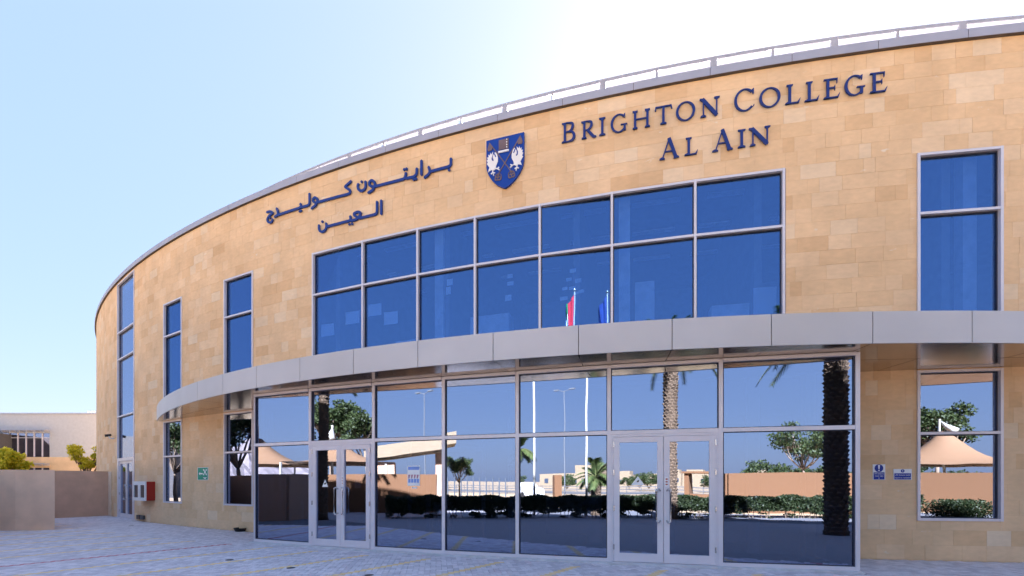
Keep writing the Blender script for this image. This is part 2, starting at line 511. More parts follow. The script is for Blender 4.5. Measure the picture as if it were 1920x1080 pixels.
# backing wall with openings
wb = MB()
aset = sorted(set([-62.0, 30.0] + [-62 + 1.5 * i for i in range(62)] + [o[0] for o in OPEN] + [o[1] for o in OPEN]))
zset = sorted(set([-0.02, TOP + .14] + [min(o[2], TOP) for o in OPEN if o[2] > 0] + [o[3] for o in OPEN]))
for a0, a1 in zip(aset, aset[1:]):
    am = (a0 + a1) / 2; run = None
    for z0, z1 in zip(zset, zset[1:]):
        zm = (z0 + z1) / 2
        solid = not any(o[0] < am < o[1] and o[2] < zm < o[3] for o in OPEN)
        if solid:
            run = (run[0], z1) if run else (z0, z1)
        if (not solid or z1 == zset[-1]) and run:
            wb.plan([P(a0, R - .003), P(a1, R - .003), P(a1, R - .26), P(a0, R - .26)], run[0], run[1]); run = None
wb.build('wall', M['mortar'], B)

# stone cladding, block by block
blocks = []
ROW = 0.298
row = 0; z = 0.0
A0, A1 = -52.0, -2.0
while z < TOP - 0.05:
    z1 = min(z + ROW, TOP)
    if TOP - z1 < 0.08: z1 = TOP
    s = A0 / DEG + random.uniform(0, .5)
    end = A1 / DEG
    while s < end:
        L = random.choice([0.22, 0.3, 0.36, 0.42, 0.5, 0.5, 0.58, 0.62, 0.66])
        blocks.append((s * DEG, (s + L) * DEG, z, z1)); s += L
    z = z1
def clip(blks):
    out = []
    for b in blks:
        parts = [b]
        for o in OPEN:
            nx = []
            for q in parts:
                if q[1] <= o[0] or q[0] >= o[1] or q[3] <= o[2] or q[2] >= o[3]:
                    nx.append(q); continue
                if q[0] < o[0]: nx.append((q[0], o[0], q[2], q[3]))
                if q[1] > o[1]: nx.append((o[1], q[1], q[2], q[3]))
                m0, m1 = max(q[0], o[0]), min(q[1], o[1])
                if q[2] < o[2]: nx.append((m0, m1, q[2], o[2]))
                if q[3] > o[3]: nx.append((m0, m1, o[3], q[3]))
            parts = nx
        out += [q for q in parts if (q[1] - q[0]) / DEG > 0.012 and q[3] - q[2] > 0.012]
    return out
blocks = clip(blocks)
def inframe(b):
    p = P((b[0] + b[1]) / 2); z = (b[2] + b[3]) / 2
    px = 960 + 900 * p[0] / p[1]; py = 903 - 900 * (z - EYE) / p[1]
    w = (P(b[1])[0] / P(b[1])[1] - P(b[0])[0] / P(b[0])[1]) * (b[3] - b[2]) / p[1]
    hid = (3.7 < z < 4.4) or (-24.9 < (b[0]+b[1])/2 < -11 and z < 4.4)
    return 0 if (px < 170 or px > 1925 or py < 0 or hid) else w
blocks.sort(key=lambda b: -inframe(b))
def stone(mb, b):
    g_ = 0.0017 * DEG
    t = random.random()
    if t < 0.12: mb.cur = random.uniform(0.0, 0.25)
    elif t < 0.84: mb.cur = random.uniform(0.28, 0.80)
    else: mb.cur = random.uniform(0.8, 1.0)
    rr = R + random.uniform(-0.0015, 0.0015)
    mb.plan([P(b[0] + g_, rr), P(b[1] - g_, rr), P(b[1] - g_, R - .004 - .024), P(b[0] + g_, R - .028)], b[2] + .0017, b[3] - .0017)
rest = MB()
for n_, b in enumerate(blocks):
    if n_ < 300:
        mb = MB(); stone(mb, b); mb.build('stone_block', M['stone'], B)
    else:
        stone(rest, b)
tag(rest.build('stone_blocks', M['stone'], B), kind='stuff')
# plain stretches of the same stone round the far sides
side = MB()
for a0 in range(-62, -52): side.plan([P(a0, R), P(a0 + 1, R), P(a0 + 1, R - .004), P(a0, R - .004)], 0, TOP)
for a0 in range(-2, 30): side.plan([P(a0, R), P(a0 + 1, R), P(a0 + 1, R - .004), P(a0, R - .004)], 0, TOP)
side.build('side_cladding', M['stone'], B)

# coping along the roof edge: one sheet per 1.75 degrees
mbs = []
a = -62.0 + (62.0 - 25.32) % 1.733
while a < 29:
    mb = MB(); n = 3
    for i in range(n):
        p0, p1 = a + .006 + (1.733 - .012) * i / n, a + .006 + (1.733 - .012) * (i + 1) / n
        mb.plan([P(p0, R + .075), P(p1, R + .075), P(p1, R - .36), P(p0, R - .36)], TOP + .012, TOP + .185)
    mb.build('coping', M['coping'], B)
    a += 1.733
gap = MB()
for i in range(-62, 29):
    gap.plan([P(i, R + .068), P(i + 1, R + .068), P(i + 1, R - .02), P(i, R - .02)], TOP + .006, TOP + .175)
gap.build('coping_lining', M['core'], B)

# roof and inner shell (keeps the sun out of the rooms)
rf = MB(); fl = MB(); ce = MB(); bw = MB(); gf = MB(); lc = MB(); lw = MB()
for i in range(-62, 30, 2):
    rf.plan([P(i, R - .26), P(i + 2, R - .26), P(i + 2, R - 16), P(i, R - 16)], 9.7, 9.9)
    fl.plan([P(i, R - .27), P(i + 2, R - .27), P(i + 2, R - 8), P(i, R - 8)], 3.80, 4.36)
    ce.plan([P(i, R - .28), P(i + 2, R - .28), P(i + 2, R - 8), P(i, R - 8)], 8.4, 8.45)
    bw.plan([P(i, R - 15.9), P(i + 2, R - 15.9), P(i + 2, R - 16.1), P(i, R - 16.1)], 0, 9.7)
    lw.plan([P(i, R - 7), P(i + 2, R - 7), P(i + 2, R - 7.1), P(i, R - 7.1)], 0.01, 8.4)
    gf.plan([P(i, R - .27), P(i + 2, R - .27), P(i + 2, R - 8), P(i, R - 8)], -0.01, 0.012)
for a_, nm in ((-62, 0), (30, 0)):
    bw.plan([P(a_, R - .26), P(a_ + .2, R - .26), P(a_ + .2, R - 16), P(a_, R - 16)], 0, 9.7)
rf.build('roof', M['coping'], B); fl.build('floor_slab', M['interior'], B); ce.build('ceiling', M['interior'], B)
bw.build('rear_wall', M['mortar'], B); lw.build('interior_wall', M['interior'], B); gf.build('lobby_floor', M['int_floor'], B)
# partition walls seen faintly through the first floor glass
for a_ in (-24.2, -20.2, -16.4, -12.0, -8.0, -28.2, -33, -38):
    mb = MB(); p, q = P(a_, R - .5), P(a_, R - 6.9); n = (cos(rad(a_)) * .08, sin(rad(a_)) * .08)
    mb.plan([(p[0] - n[0], p[1] - n[1]), (p[0] + n[0], p[1] + n[1]), (q[0] + n[0], q[1] + n[1]), (q[0] - n[0], q[1] - n[1])], 4.37, 8.39)
    mb.build('partition', M['interior'], B)

for a_ in (-20.55, -15.3, -28.0, -7.7):
    mb = MB(); mb.slab(P(a_, R - .55), P(a_ + .28, R - .55), 4.37, 8.39, .12, .12); mb.build('column', M['int_pale'], B)
for i in range(-25, -10, 2):
    for dr in (1.2, 2.6, 4.2):
        mb = MB(); mb.plan([P(i, R - dr), P(i + 1.3, R - dr), P(i + 1.3, R - dr - .16), P(i, R - dr - .16)], 8.34, 8.385); mb.build('ceiling_batten', M['int_pale'], B)
for a_, w_, h_ in ((-19.6, 1.2, 1.5), (-14.9, .5, 1.9), (-13.0, .9, 1.2), (-22.2, .7, 1.1)):
    mb = MB(); mb.slab(P(a_, R - 1.0), P(a_ + w_, R - 1.0), 4.37, 4.37 + h_, .2, .2); mb.build('interior_cabinet', M['int_pale'], B)

# ---- windows
def window(a0, a1, z0, z1, zt, glass, mulls=(), fw=0.050, jig=None, rf_=R, head=True):
    """framed window; zt transom heights, mulls inner mullion angles"""
    edges = [a0] + list(mulls) + [a1]
    fr = MB(); hw = fw / 2 / (rad(1) * rf_)
    DO, DI = 0.028, 0.13
    zz = [z0] + list(zt) + [z1]
    for i, (l, r) in enumerate(zip(edges, edges[1:])):
        p, q = P(l, rf_), P(r, rf_)
        for k, zc in enumerate(zz):
            h0, h1 = (zc, zc + fw) if k == 0 else ((zc - fw, zc) if k == len(zz) - 1 else (zc - fw / 2, zc + fw / 2))
            pl = 2 * hw if i == 0 else hw; pr = 2 * hw if i == len(edges) - 2 else hw
            w = r - l
            fr.slab(lerp2(p, q, pl / w), lerp2(p, q, 1 - pr / w), h0, h1, DO - .004, DI - .004)
    for i, ac in enumerate(edges):
        c0, c1 = (ac, ac + 2 * hw) if i == 0 else ((ac - 2 * hw, ac) if i == len(edges) - 1 else (ac - hw, ac + hw))
        fr.slab(P(c0, rf_), P(c1, rf_), z0, z1, DO, DI)
    f = fr.build('window', M['alu'], B)
    gk = MB()
    for i, (l, r) in enumerate(zip(edges, edges[1:])):
        p, q = P(l, rf_), P(r, rf_); w = r - l
        pl = 2 * hw if i == 0 else hw; pr = 2 * hw if i == len(edges) - 2 else hw
        p2, q2 = lerp2(p, q, pl / w), lerp2(p, q, 1 - pr / w)
        Lw = math.hypot(q2[0] - p2[0], q2[1] - p2[1]); e = 0.022 / Lw
        for k, (lo, hi) in enumerate(zip(zz, zz[1:])):
            h0 = lo + (fw if k == 0 else fw / 2); h1 = hi - (fw if k == len(zz) - 2 else fw / 2)
            # dark gasket round the pane
            gk.slab(p2, lerp2(p2, q2, e), h0, h1, -.045, .11); gk.slab(lerp2(p2, q2, 1 - e), q2, h0, h1, -.045, .11)
            gk.slab(lerp2(p2, q2, e), lerp2(p2, q2, 1 - e), h0, h0 + .014, -.045, .11)
            gk.slab(lerp2(p2, q2, e), lerp2(p2, q2, 1 - e), h1 - .022, h1, -.045, .11)
            pn = MB()
            ro = random.uniform(-.0012, .0012) * Lw + (jig(i, k) * Lw if jig else 0)
            n_ = onorm(p2, q2); pa, pb = lerp2(p2, q2, e), lerp2(p2, q2, 1 - e)
            pa = (pa[0] + n_[0] * ro, pa[1] + n_[1] * ro); pb = (pb[0] - n_[0] * ro, pb[1] - n_[1] * ro)
            pn.slab(pa, pb, h0 + .014, h1 - .022, -.065, .077)
            pn.build('pane', glass, f)
    gk.build('gasket', M['alu_dark'], f)
    return f
STRIP = [-24.72, -22.73, -20.83, -19.06, -17.26, -15.44, -13.51, -11.58]
window(-8.93, -7.28, 4.40, 8.03, [6.84], M['glass_up'])
window(-8.93, -7.28, 0.78, 3.745, [2.50], M['glass'])
window(STRIP[0], STRIP[-1], 4.36, 8.02, [6.83], M['glass_up'], STRIP[1:-1], jig=lambda i, k: 0.019 if i == 4 else 0)
window(-29.17, -27.52, 4.40, 8.03, [6.81], M['glass_up'])
window(-29.17, -27.52, 0.79, 3.745, [2.48], M['glass'])
window(-33.68, -32.10, 4.40, 8.03, [6.83], M['glass_up'])
window(-33.68, -32.10, 0.78, 3.745, [2.46], M['glass'])
window(-39.68, -36.96, 2.50, 10.08, [4.34, 6.80, 7.95], M['glass'])

def arc_tube(mb, pts, r, n=8): mb.tube(pts, r, n)

def door_leaf(pA, pB, z0, z1, handle_side, parent, st=0.10, name='door'):
    """aluminium framed glass leaf between plan points A and B; pull handle on one stile"""
    L = math.hypot(pB[0] - pA[0], pB[1] - pA[1]); e = st / L
    fr = MB()
    fr.slab(pA, lerp2(pA, pB, e), z0, z1, .03, .03)
    fr.slab(lerp2(pA, pB, 1 - e), pB, z0, z1, .03, .03)
    fr.slab(lerp2(pA, pB, e), lerp2(pA, pB, 1 - e), z0, z0 + .16, .027, .03)
    fr.slab(lerp2(pA, pB, e), lerp2(pA, pB, 1 - e), z1 - .10, z1, .027, .03)
    d = fr.build(name, M['alu'], parent)
    pn = MB(); pn.slab(lerp2(pA, pB, e), lerp2(pA, pB, 1 - e), z0 + .16, z1 - .10, -.004, .016)
    pn.build('pane', M['glass_door'], d)
    n = onorm(pA, pB)
    if handle_side:
        c = lerp2(pA, pB, 1 - e * .5) if handle_side == 'B' else lerp2(pA, pB, e * .5)
        o = -0.07 if handle_side == 'B' else 0.07
        t = ((pB[0] - pA[0]) / L, (pB[1] - pA[1]) / L)
        base = lambda z, out, al: (c[0] + n[0] * out + t[0] * al, c[1] + n[1] * out + t[1] * al, z)
        h = MB(); pts = [base(.83, .03, 0), base(.80, .07, o * .3)]
        for k in range(5):
            ph = math.pi / 2 * k / 4
            pts.append(base(.86 - .05 * cos(ph) - .01, .09, o * (.5 + .5 * sin(ph))))
        pts += [base(1.36 + .05 * sin(math.pi / 2 * k / 4), .09, o * (.5 + .5 * cos(math.pi / 2 * k / 4))) for k in range(5)]
        pts += [base(1.41, .07, o * .3), base(1.38, .03, 0)]
        h.tube(pts, .015, 8); h.build('handle', M['steel'], d, smooth=True)
    # hinges on the outer stile
    c = pA if handle_side == 'B' else pB
    for zh in (z0 + .22, z0 + .95, z0 + 1.62, z1 - .18):
        h = MB(); h.tube([(c[0] + n[0] * .035, c[1] + n[1] * .035, zh), (c[0] + n[0] * .035, c[1] + n[1] * .035, zh + .10)], .014, 8)
        h.build('hinge', M['steel'], d)
    return d

# the tall door under the stair window
ds = MB()
ds.slab(P(-39.68), P(-39.45), 0.0, 2.50, .024, .13); ds.slab(P(-37.19), P(-36.96), 0.0, 2.50, .024, .13)
ds.slab(P(-39.45), P(-37.19), 2.42, 2.50, .02, .12); ds.slab(P(-39.8), P(-36.8), -.005, .03, .12, .12)
ds.build('door_frame', M['alu'], B)
pm = lerp2(P(-39.45, R - .05), P(-37.19, R - .05), .5)
door_leaf(P(-39.45, R - .05), lerp2(P(-39.45, R - .05), pm, .995), .04, 2.41, 'B', B)
door_leaf(lerp2(P(-37.19, R - .05), pm, .995), P(-37.19, R - .05), .04, 2.41, 'A', B)

# ---- glazed entrance screen, seven facets
BA = [-24.92, -22.88, -20.92, -19.05, -17.31, -15.38, -13.28, -10.96]
scr = MB(); HW = 0.035 / (rad(1) * RB)
for i, a in enumerate(BA):
    scr.slab(P(a - HW if i else a, RB), P(a + HW if i < 7 else a + HW, RB), 0.035, 3.752, .02, .10)
for i, (l, r) in enumerate(zip(BA, BA[1:])):
    p, q = P(l + HW, RB), P(r - HW, RB)
    scr.slab(p, q, 3.69, 3.752, .05, .09)           # head
    scr.slab(p, q, 2.44, 2.51, .016, .09)          # transom
    if i not in (1, 5): scr.slab(p, q, .035, .10, .015, .09)
screen = scr.build('entrance_screen', M['alu'], B)
sl = MB()
for i, (l, r) in enumerate(zip(BA, BA[1:])):
    p, q = P(l - (.06 if i == 0 else 0), RB), P(r + (.06 if i == 6 else 0), RB)
    n = onorm(p, q)
    sl.slab(p, q, -.015, .034, .11, .30)
sl.build('sill', M['sill'], screen)
def facet(i, t): return lerp2(P(BA[i] + HW, RB), P(BA[i + 1] - HW, RB), t)
for i in range(7):
    for k, (z0, z1) in enumerate(((.10, 2.44), (2.51, 3.69))):
        if k == 0 and i in (1, 5): continue
        pn = MB(); e = .004
        ro = random.uniform(-.0008, .0008)
        p, q = facet(i, e), facet(i, 1 - e); n = onorm(p, q)
        p = (p[0] + n[0] * ro, p[1] + n[1] * ro); q = (q[0] - n[0] * ro, q[1] - n[1] * ro)
        pn.slab(p, q, z0 + .002, z1 - .002, -.035, .047)
        pn.build('pane', M['glass'], screen)
        gk = MB()
        p, q = facet(i, 0), facet(i, 1)
        gk.slab(p, facet(i, .009), z0, z1, -.005, .034); gk.slab(facet(i, .991), q, z0, z1, -.005, .034)
        gk.slab(facet(i, .009), facet(i, .991), z0, z0 + .012, -.005, .034)
        gk.slab(facet(i, .009), facet(i, .991), z1 - .012, z1, -.005, .034)
        gk.build('gasket', M['alu_dark'], screen)
# return panes at the two ends
for a, s_ in ((-24.94, 1), (-10.93, -1)):
    pn = MB(); p, q = P(a, RB - .10), P(a, R + .01); t = .012 * s_
    pn.plan([p, (p[0] + t, p[1]), (q[0] + t, q[1]), q], .04, 3.74); pn.build('end_pane', M['glass'], screen)
# doors in facets 1 and 5
for i in (1, 5):
    fr = MB()
    e = .05 / math.hypot(facet(i, 1)[0] - facet(i, 0)[0], facet(i, 1)[1] - facet(i, 0)[1])
    fr.slab(facet(i, 0), facet(i, e), .036, 2.438, .012, .08); fr.slab(facet(i, 1 - e), facet(i, 1), .036, 2.438, .012, .08)
    fr.slab(facet(i, e), facet(i, 1 - e), 2.39, 2.438, .012, .08)
    fr.slab(facet(i, e), facet(i, 1 - e), .034, .042, .04, .08)
    f = fr.build('door_frame', M['alu'], B)
    g_ = .002
    door_leaf(facet(i, e + g_), facet(i, .5 - g_), .05, 2.384, 'B', B, .105)
    door_leaf(facet(i, .5 + g_), facet(i, 1 - e - g_), .05, 2.384, 'A', B, .105)

# lobby seen through the glass: inner vestibule doors and pillars
inn = MB()
for a in (-23.6, -22.4, -21.2, -20.0, -18.9): inn.slab(P(a, R - .1), P(a + .08, R - .1), .03, 2.6, .04, .04)
inn.slab(P(-23.6, R - .1), P(-18.9, R - .1), 2.3, 2.42, .035, .04)
inn.slab(P(-23.6, R - .1), P(-18.9, R - .1), .02, .20, .03, .035)
inn.slab(P(-20.6, R - .1), P(-20.5, R - .1), .2, 2.3, .03, .03)
inn.build('inner_door_screen', M['alu'], B)
for a in (-22.75, -18.2, -14.2, -12.3):
    mb = MB(); mb.slab(P(a, R - .3), P(a + .25, R - .3), .02, 3.74, .12, .12); mb.build('pillar', M['white'], B)
for a_, w_, h_, dr in ((-17.9, 1.6, 1.05, 3.2), (-16.2, .35, 2.0, 1.4), (-12.6, 1.0, 1.0, 2.4), (-21.9, .5, .9, 2.6), (-14.4, .3, 2.1, 1.8)):
    mb = MB(); mb.slab(P(a_, R - dr), P(a_ + w_, R - dr), .012, .012 + h_, .25, .25); mb.build('lobby_furniture', M['int_pale'], B)
lcm = MB()
for i in range(-25, -11): lcm.plan([P(i, RB - .12), P(i + 1, RB - .12), P(i + 1, R - .26), P(i, R - .26)], 3.752, 3.758)
for i in range(-25, -11): lcm.plan([P(i, RB - .31), P(i + 1, RB - .31), P(i + 1, R - .26), P(i, R - .26)], -.015, .012)
lcm.build('lobby_lining', M['interior'], B)

# ---- canopy
KX, KY, KR = 7.09, 32.89, 25.27
def K(b, r=KR): return (KX + r * sin(rad(b)), KY - r * cos(rad(b)))
def to_wall(b, rr=R):
    """point where the radial line of the canopy meets the wall circle"""
    dx, dy = sin(rad(b)), -cos(rad(b)); ox, oy = KX - CX0, KY - CY0
    bb = ox * dx + oy * dy; cc = ox * ox + oy * oy - rr * rr
    return -bb + math.sqrt(max(bb * bb - cc, 0))
JO = [-52.6, -48.9] + [-45.27 + 3.52 * k for k in range(18)]
CZ0, CZ1 = 3.755, 4.265
cc = MB()
for b0, b1 in zip(JO, JO[1:]):
    for h in range(2):
        u0, u1 = b0 + (b1 - b0) * h / 2, b0 + (b1 - b0) * (h + 1) / 2
        w0, w1 = min(to_wall(u0, R + .003), KR - .05), min(to_wall(u1, R + .003), KR - .05)
        if KR - .05 - max(w0, w1) < .02 and b0 < -50: continue
        cc.plan([K(u0, KR - .045), K(u1, KR - .045), K(u1, w1), K(u0, w0)], CZ0 + .022, CZ1 - .03)
canopy = cc.build('canopy', M['core'], B)
for b0, b1 in zip(JO, JO[1:]):
    gb = .0065 / (rad(1) * KR)
    mb = MB()
    for h in range(3):
        u0 = b0 + gb + (b1 - b0 - 2 * gb) * h / 3; u1 = b0 + gb + (b1 - b0 - 2 * gb) * (h + 1) / 3
        mb.plan([K(u0), K(u1), K(u1, KR - .03), K(u0, KR - .03)], CZ0, CZ1)
    mb.build('fascia_panel', M['fascia'], canopy)
    # two soffit sheets per bay
    for t0, t1 in ((0, .5), (.5, 1)):
        mb = MB(); poly_o, poly_i = [], []
        for h in range(4):
            u = b0 + gb + (b1 - b0 - 2 * gb) * h / 3
            w = to_wall(u, R + .002)
            if w > KR - .06: w = KR - .06
            ro, ri = KR - .034, w
            poly_o.append(K(u, ro + (ri - ro) * t0 - (.006 if t0 else 0))); poly_i.append(K(u, ro + (ri - ro) * t1 + (.006 if t1 < 1 else 0)))
        for h in range(3):
            mb.plan([poly_o[h], poly_o[h + 1], poly_i[h + 1], poly_i[h]], CZ0 + .004, CZ0 + .018)
        mb.build('soffit_panel', M['soffit'], canopy)
# ---- roof railing
RR = 50.4
rl = MB(); n = 2
a = -36
for i in range(-40 * 2, 2 * 10):
    rl.slab(P(i * .75, RR), P((i + 1) * .75, RR), 11.80, 11.875, .03, .03)
rail = rl.build('roof_railing', M['rail'], B)
k = 0
for k in range(-8, 24):
    a = -6.79 - 1.503 * k
    mb = MB()
    if k % 2 == 0:
        mb.slab(P(a - .085, RR), P(a + .085, RR), 9.9, 11.825, .03, .035)
    else:
        mb.slab(P(a - .03, RR), P(a + .03, RR), 9.9, 11.825, .02, .02)
    mb.build('railing_post', M['rail'], rail)
    mb = MB(); mb.slab(P(a + .12, RR), P(a + 1.503 - .12, RR), 10.2, 11.79, -.002, .008)
    mb.build('railing_panel', M['railglass'], rail)

# ------------------------------------------------------------------ lettering on the stone
def wallp(a0, s, z, d):
    a = a0 + s * DEG
    p = P(a, R + d); return (p[0], p[1], z)
def spline(pts, n=6):
    """Catmull-Rom through (x, y, w) points"""
    if len(pts) < 3: return pts
    out = []
    for i in range(len(pts) - 1):
        p0, p1, p2, p3 = pts[max(i - 1, 0)], pts[i], pts[i + 1], pts[min(i + 2, len(pts) - 1)]
        for k in range(n):
            t = k / n
            out.append(tuple(0.5 * ((2 * b) + (-a + c) * t + (2 * a - 5 * b + 4 * c - d) * t * t + (-a + 3 * b - 3 * c + d) * t ** 3)
                             for a, b, c, d in zip(p0, p1, p2, p3)))
    out.append(pts[-1]); return out
class Relief:
    """raised shapes lying on the curved wall, in (s along the wall, z) metres"""
    def __init__(self, a0, d0=0.03, d1=0.065):
        self.mb = MB(); self.a0 = a0; self.d0 = d0; self.d1 = d1; self.k = 0
    def poly(self, pts, d0=None, d1=None):
        self.k += 1
        d0 = self.d0 if d0 is None else d0; d1 = (self.d1 if d1 is None else d1) + .0006 * (self.k % 9)
        a = sum(pts[i][0] * pts[(i + 1) % len(pts)][1] - pts[(i + 1) % len(pts)][0] * pts[i][1] for i in range(len(pts)))
        if a < 0: pts = pts[::-1]
        self.mb.quadbox([wallp(self.a0, x, z, d0) for x, z in pts], [wallp(self.a0, x, z, d1) for x, z in pts])
    def stroke(self, pts, w=None, smooth=False, closed=False, cap=True, d1=None):
        p = [(q[0], q[1], q[2] if len(q) > 2 else w) for q in pts]
        if smooth: p = spline(p)
        L, Rr = [], []
        for i in range(len(p)):
            a = p[i - 1] if (i > 0 or closed) else p[i]; b = p[(i + 1) % len(p)] if (i < len(p) - 1 or closed) else p[i]
            if closed and i == 0: a = p[-1]
            dx, dy = b[0] - a[0], b[1] - a[1]; l = math.hypot(dx, dy) or 1
            nx, ny = -dy / l * p[i][2] / 2, dx / l * p[i][2] / 2
            L.append((p[i][0] + nx, p[i][1] + ny)); Rr.append((p[i][0] - nx, p[i][1] - ny))
        self.k += 1; d1 = (self.d1 if d1 is None else d1) + .0006 * (self.k % 9); d0 = self.d0
        mb = self.mb; b = len(mb.v); n = len(p)
        for l, r in zip(L, Rr):
            mb.v += [wallp(self.a0, *l, d0), wallp(self.a0, *r, d0), wallp(self.a0, *r, d1), wallp(self.a0, *l, d1)]
        fs = []
        for i in range(n if closed else n - 1):
            c, e = b + 4 * i, b + 4 * ((i + 1) % n)
            for q in range(4):
                fs.append((c + q, c + (q + 1) % 4, e + (q + 1) % 4, e + q))
        if not closed: fs += [(b, b + 1, b + 2, b + 3)[::-1], (b + 4 * n - 4, b + 4 * n - 3, b + 4 * n - 2, b + 4 * n - 1)]
        mb.add(fs)
        if cap and not closed:
            for e in (p[0], p[-1]):
                self.disc(e[0], e[1], e[2] / 2, d1=d1 - .0006 * (self.k % 9) - .001)
    def disc(self, x, y, r, ry=None, n=14, d1=None):
        ry = ry or r
        self.poly([(x + r * cos(2 * math.pi * i / n), y + ry * sin(2 * math.pi * i / n)) for i in range(n)], d1=d1)

TK, TN = 0.051, 0.020
def arc(cx, cy, rx, ry, a0, a1, tk=TK, tn=TN, n=26):
    out = []
    for i in range(n + 1):
        t = rad(a0 + (a1 - a0) * i / n)
        w = tn + (tk - tn) * abs(cos(t)) ** 1.3
        out.append((cx + (rx - w / 2) * cos(t), cy + (ry - w / 2) * sin(t), w))
    return out
def glyph(c, rl, W, H):
    st = lambda x, y0=0, y1=H, w=TK: rl.stroke([(x, y0), (x, y1)], w, cap=False)
    def serif(x, y, l=.055, r=.055, h=.02):
        rl.poly([(x - l, y if y < H / 2 else y), (x + r, y), (x + r, y + (h if y < H / 2 else -h)), (x + TK * .3, y + (h * 2.2 if y < H / 2 else -h * 2.2)),
                 (x - TK * .3, y + (h * 2.2 if y < H / 2 else -h * 2.2)), (x - l, y + (h if y < H / 2 else -h))])
    sx = .055
    if c == 'I': st(W / 2); serif(W / 2, 0, W / 2, W / 2); serif(W / 2, H, W / 2, W / 2)
    elif c == 'B':
        st(sx + .02); serif(sx + .01, 0, .06, .03); serif(sx + .01, H, .06, .03)
        rl.stroke([(sx, H - .012, .022), (W * .45, H - .012, .024), (W * .76, H * .91, .045), (W * .80, H * .77, .058), (W * .7, H * .6, .045), (W * .5, H * .53, .022), (sx + .02, H * .525, .022)], smooth=True, cap=False)
        rl.stroke([(W * .4, H * .53, .022), (W * .72, H * .5, .04), (W * .90, H * .30, .062), (W * .80, H * .09, .048), (W * .5, .012, .024), (sx, .012, .022)], smooth=True, cap=False)
    elif c == 'R':
        st(sx + .02); serif(sx + .015, 0); serif(sx + .01, H, .06, .03)
        rl.stroke([(sx, H - .012, .022), (W * .40, H - .012, .024), (W * .66, H * .90, .045), (W * .70, H * .74, .056), (W * .6, H * .56, .042), (W * .42, H * .48, .022), (sx + .02, H * .48, .022)], smooth=True, cap=False)
        rl.stroke([(W * .42, H * .48, .045), (W * .68, H * .2, .055), (W * .84, H * .04, .055), (W * 1.02, .008, .02)], smooth=True, cap=False)
    elif c == 'G':
        rl.stroke(arc(W * .50, H * .5, W * .52, H * .52, 48, 318), cap=False)
        st(W * .86, H * .06, H * .42, TK * .95); serif(W * .86, H * .44 - .001, .075, .055) if False else rl.poly([(W * .86 - .085, H * .43), (W * .86 + .06, H * .43), (W * .86 + .06, H * .43 - .02), (W * .86 - .085, H * .43 - .02)])
        rl.poly([(W * .80, H * .97), (W * .90, H * 1.0), (W * .88, H * .76), (W * .85, H * .76)])
    elif c == 'C':
        rl.stroke(arc(W * .53, H * .5, W * .53, H * .52, 44, 316), cap=False)
        rl.poly([(W * .86, H * .93), (W * .98, H * .99), (W * .97, H * .74), (W * .93, H * .74)])
        rl.poly([(W * .88, H * .10), (W * 1.0, H * .20), (W * .98, H * .24)])
    elif c == 'O':
        rl.stroke(arc(W * .5, H * .5, W * .52, H * .52, 0, 360, n=40)[:-1], closed=True)
    elif c == 'H':
        for x in (.16, .84): st(W * x); serif(W * x, 0); serif(W * x, H)
        rl.stroke([(W * .16, H * .52), (W * .84, H * .52)], .022, cap=False)
    elif c == 'T':
        st(W * .5); serif(W * .5, 0, .065, .065)
        rl.stroke([(0, H - .014), (W, H - .014)], .026, cap=False)
        rl.poly([(0, H), (.028, H), (.012, H - .085), (-.016, H - .085)]); rl.poly([(W, H), (W - .028, H), (W - .004, H - .085), (W + .02, H - .085)])
    elif c == 'N':
        st(W * .16, w=.026); st(W * .86, 0, H, .026); serif(W * .16, 0, .06, .05); serif(W * .86, H, .05, .06)
        rl.stroke([(W * .10, H * .98), (W * .86, H * .02)], .068, cap=False); serif(W * .10, H, .055, .01)
    elif c == 'E':
        st(sx + .02); serif(sx + .01, 0, .06, .03)
        rl.stroke([(0, H - .012), (W * .84, H - .012)], .024, cap=False); rl.poly([(W * .78, H), (W * .86, H), (W * .83, H - .10), (W * .81, H - .10)])
        rl.stroke([(sx, H * .53), (W * .68, H * .53)], .024, cap=False); rl.poly([(W * .67, H * .65), (W * .70, H * .65), (W * .70, H * .41), (W * .67, H * .41)])
        rl.stroke([(0, .012), (W * .88, .012)], .024, cap=False); rl.poly([(W * .76, 0), (W * .90, 0), (W * 1.0, H * .24), (W * .97, H * .24)])
    elif c == 'L':
        st(sx + .03); serif(sx + .03, H, .06, .06); serif(sx + .01, 0, .06, .02)
        rl.stroke([(0, .012), (W * .88, .012)], .024, cap=False); rl.poly([(W * .72, 0), (W * .90, 0), (W * 1.0, H * .24), (W * .97, H * .24)])
    elif c == 'A':
        rl.stroke([(W * .16, 0), (W * .50, H * .98)], .026, cap=False); rl.stroke([(W * .49, H), (W * .84, 0)], .066, cap=False)
        rl.stroke([(W * .28, H * .36), (W * .72, H * .36)], .022, cap=False)
        serif(W * .15, 0, .055, .06); serif(W * .85, 0, .06, .055)

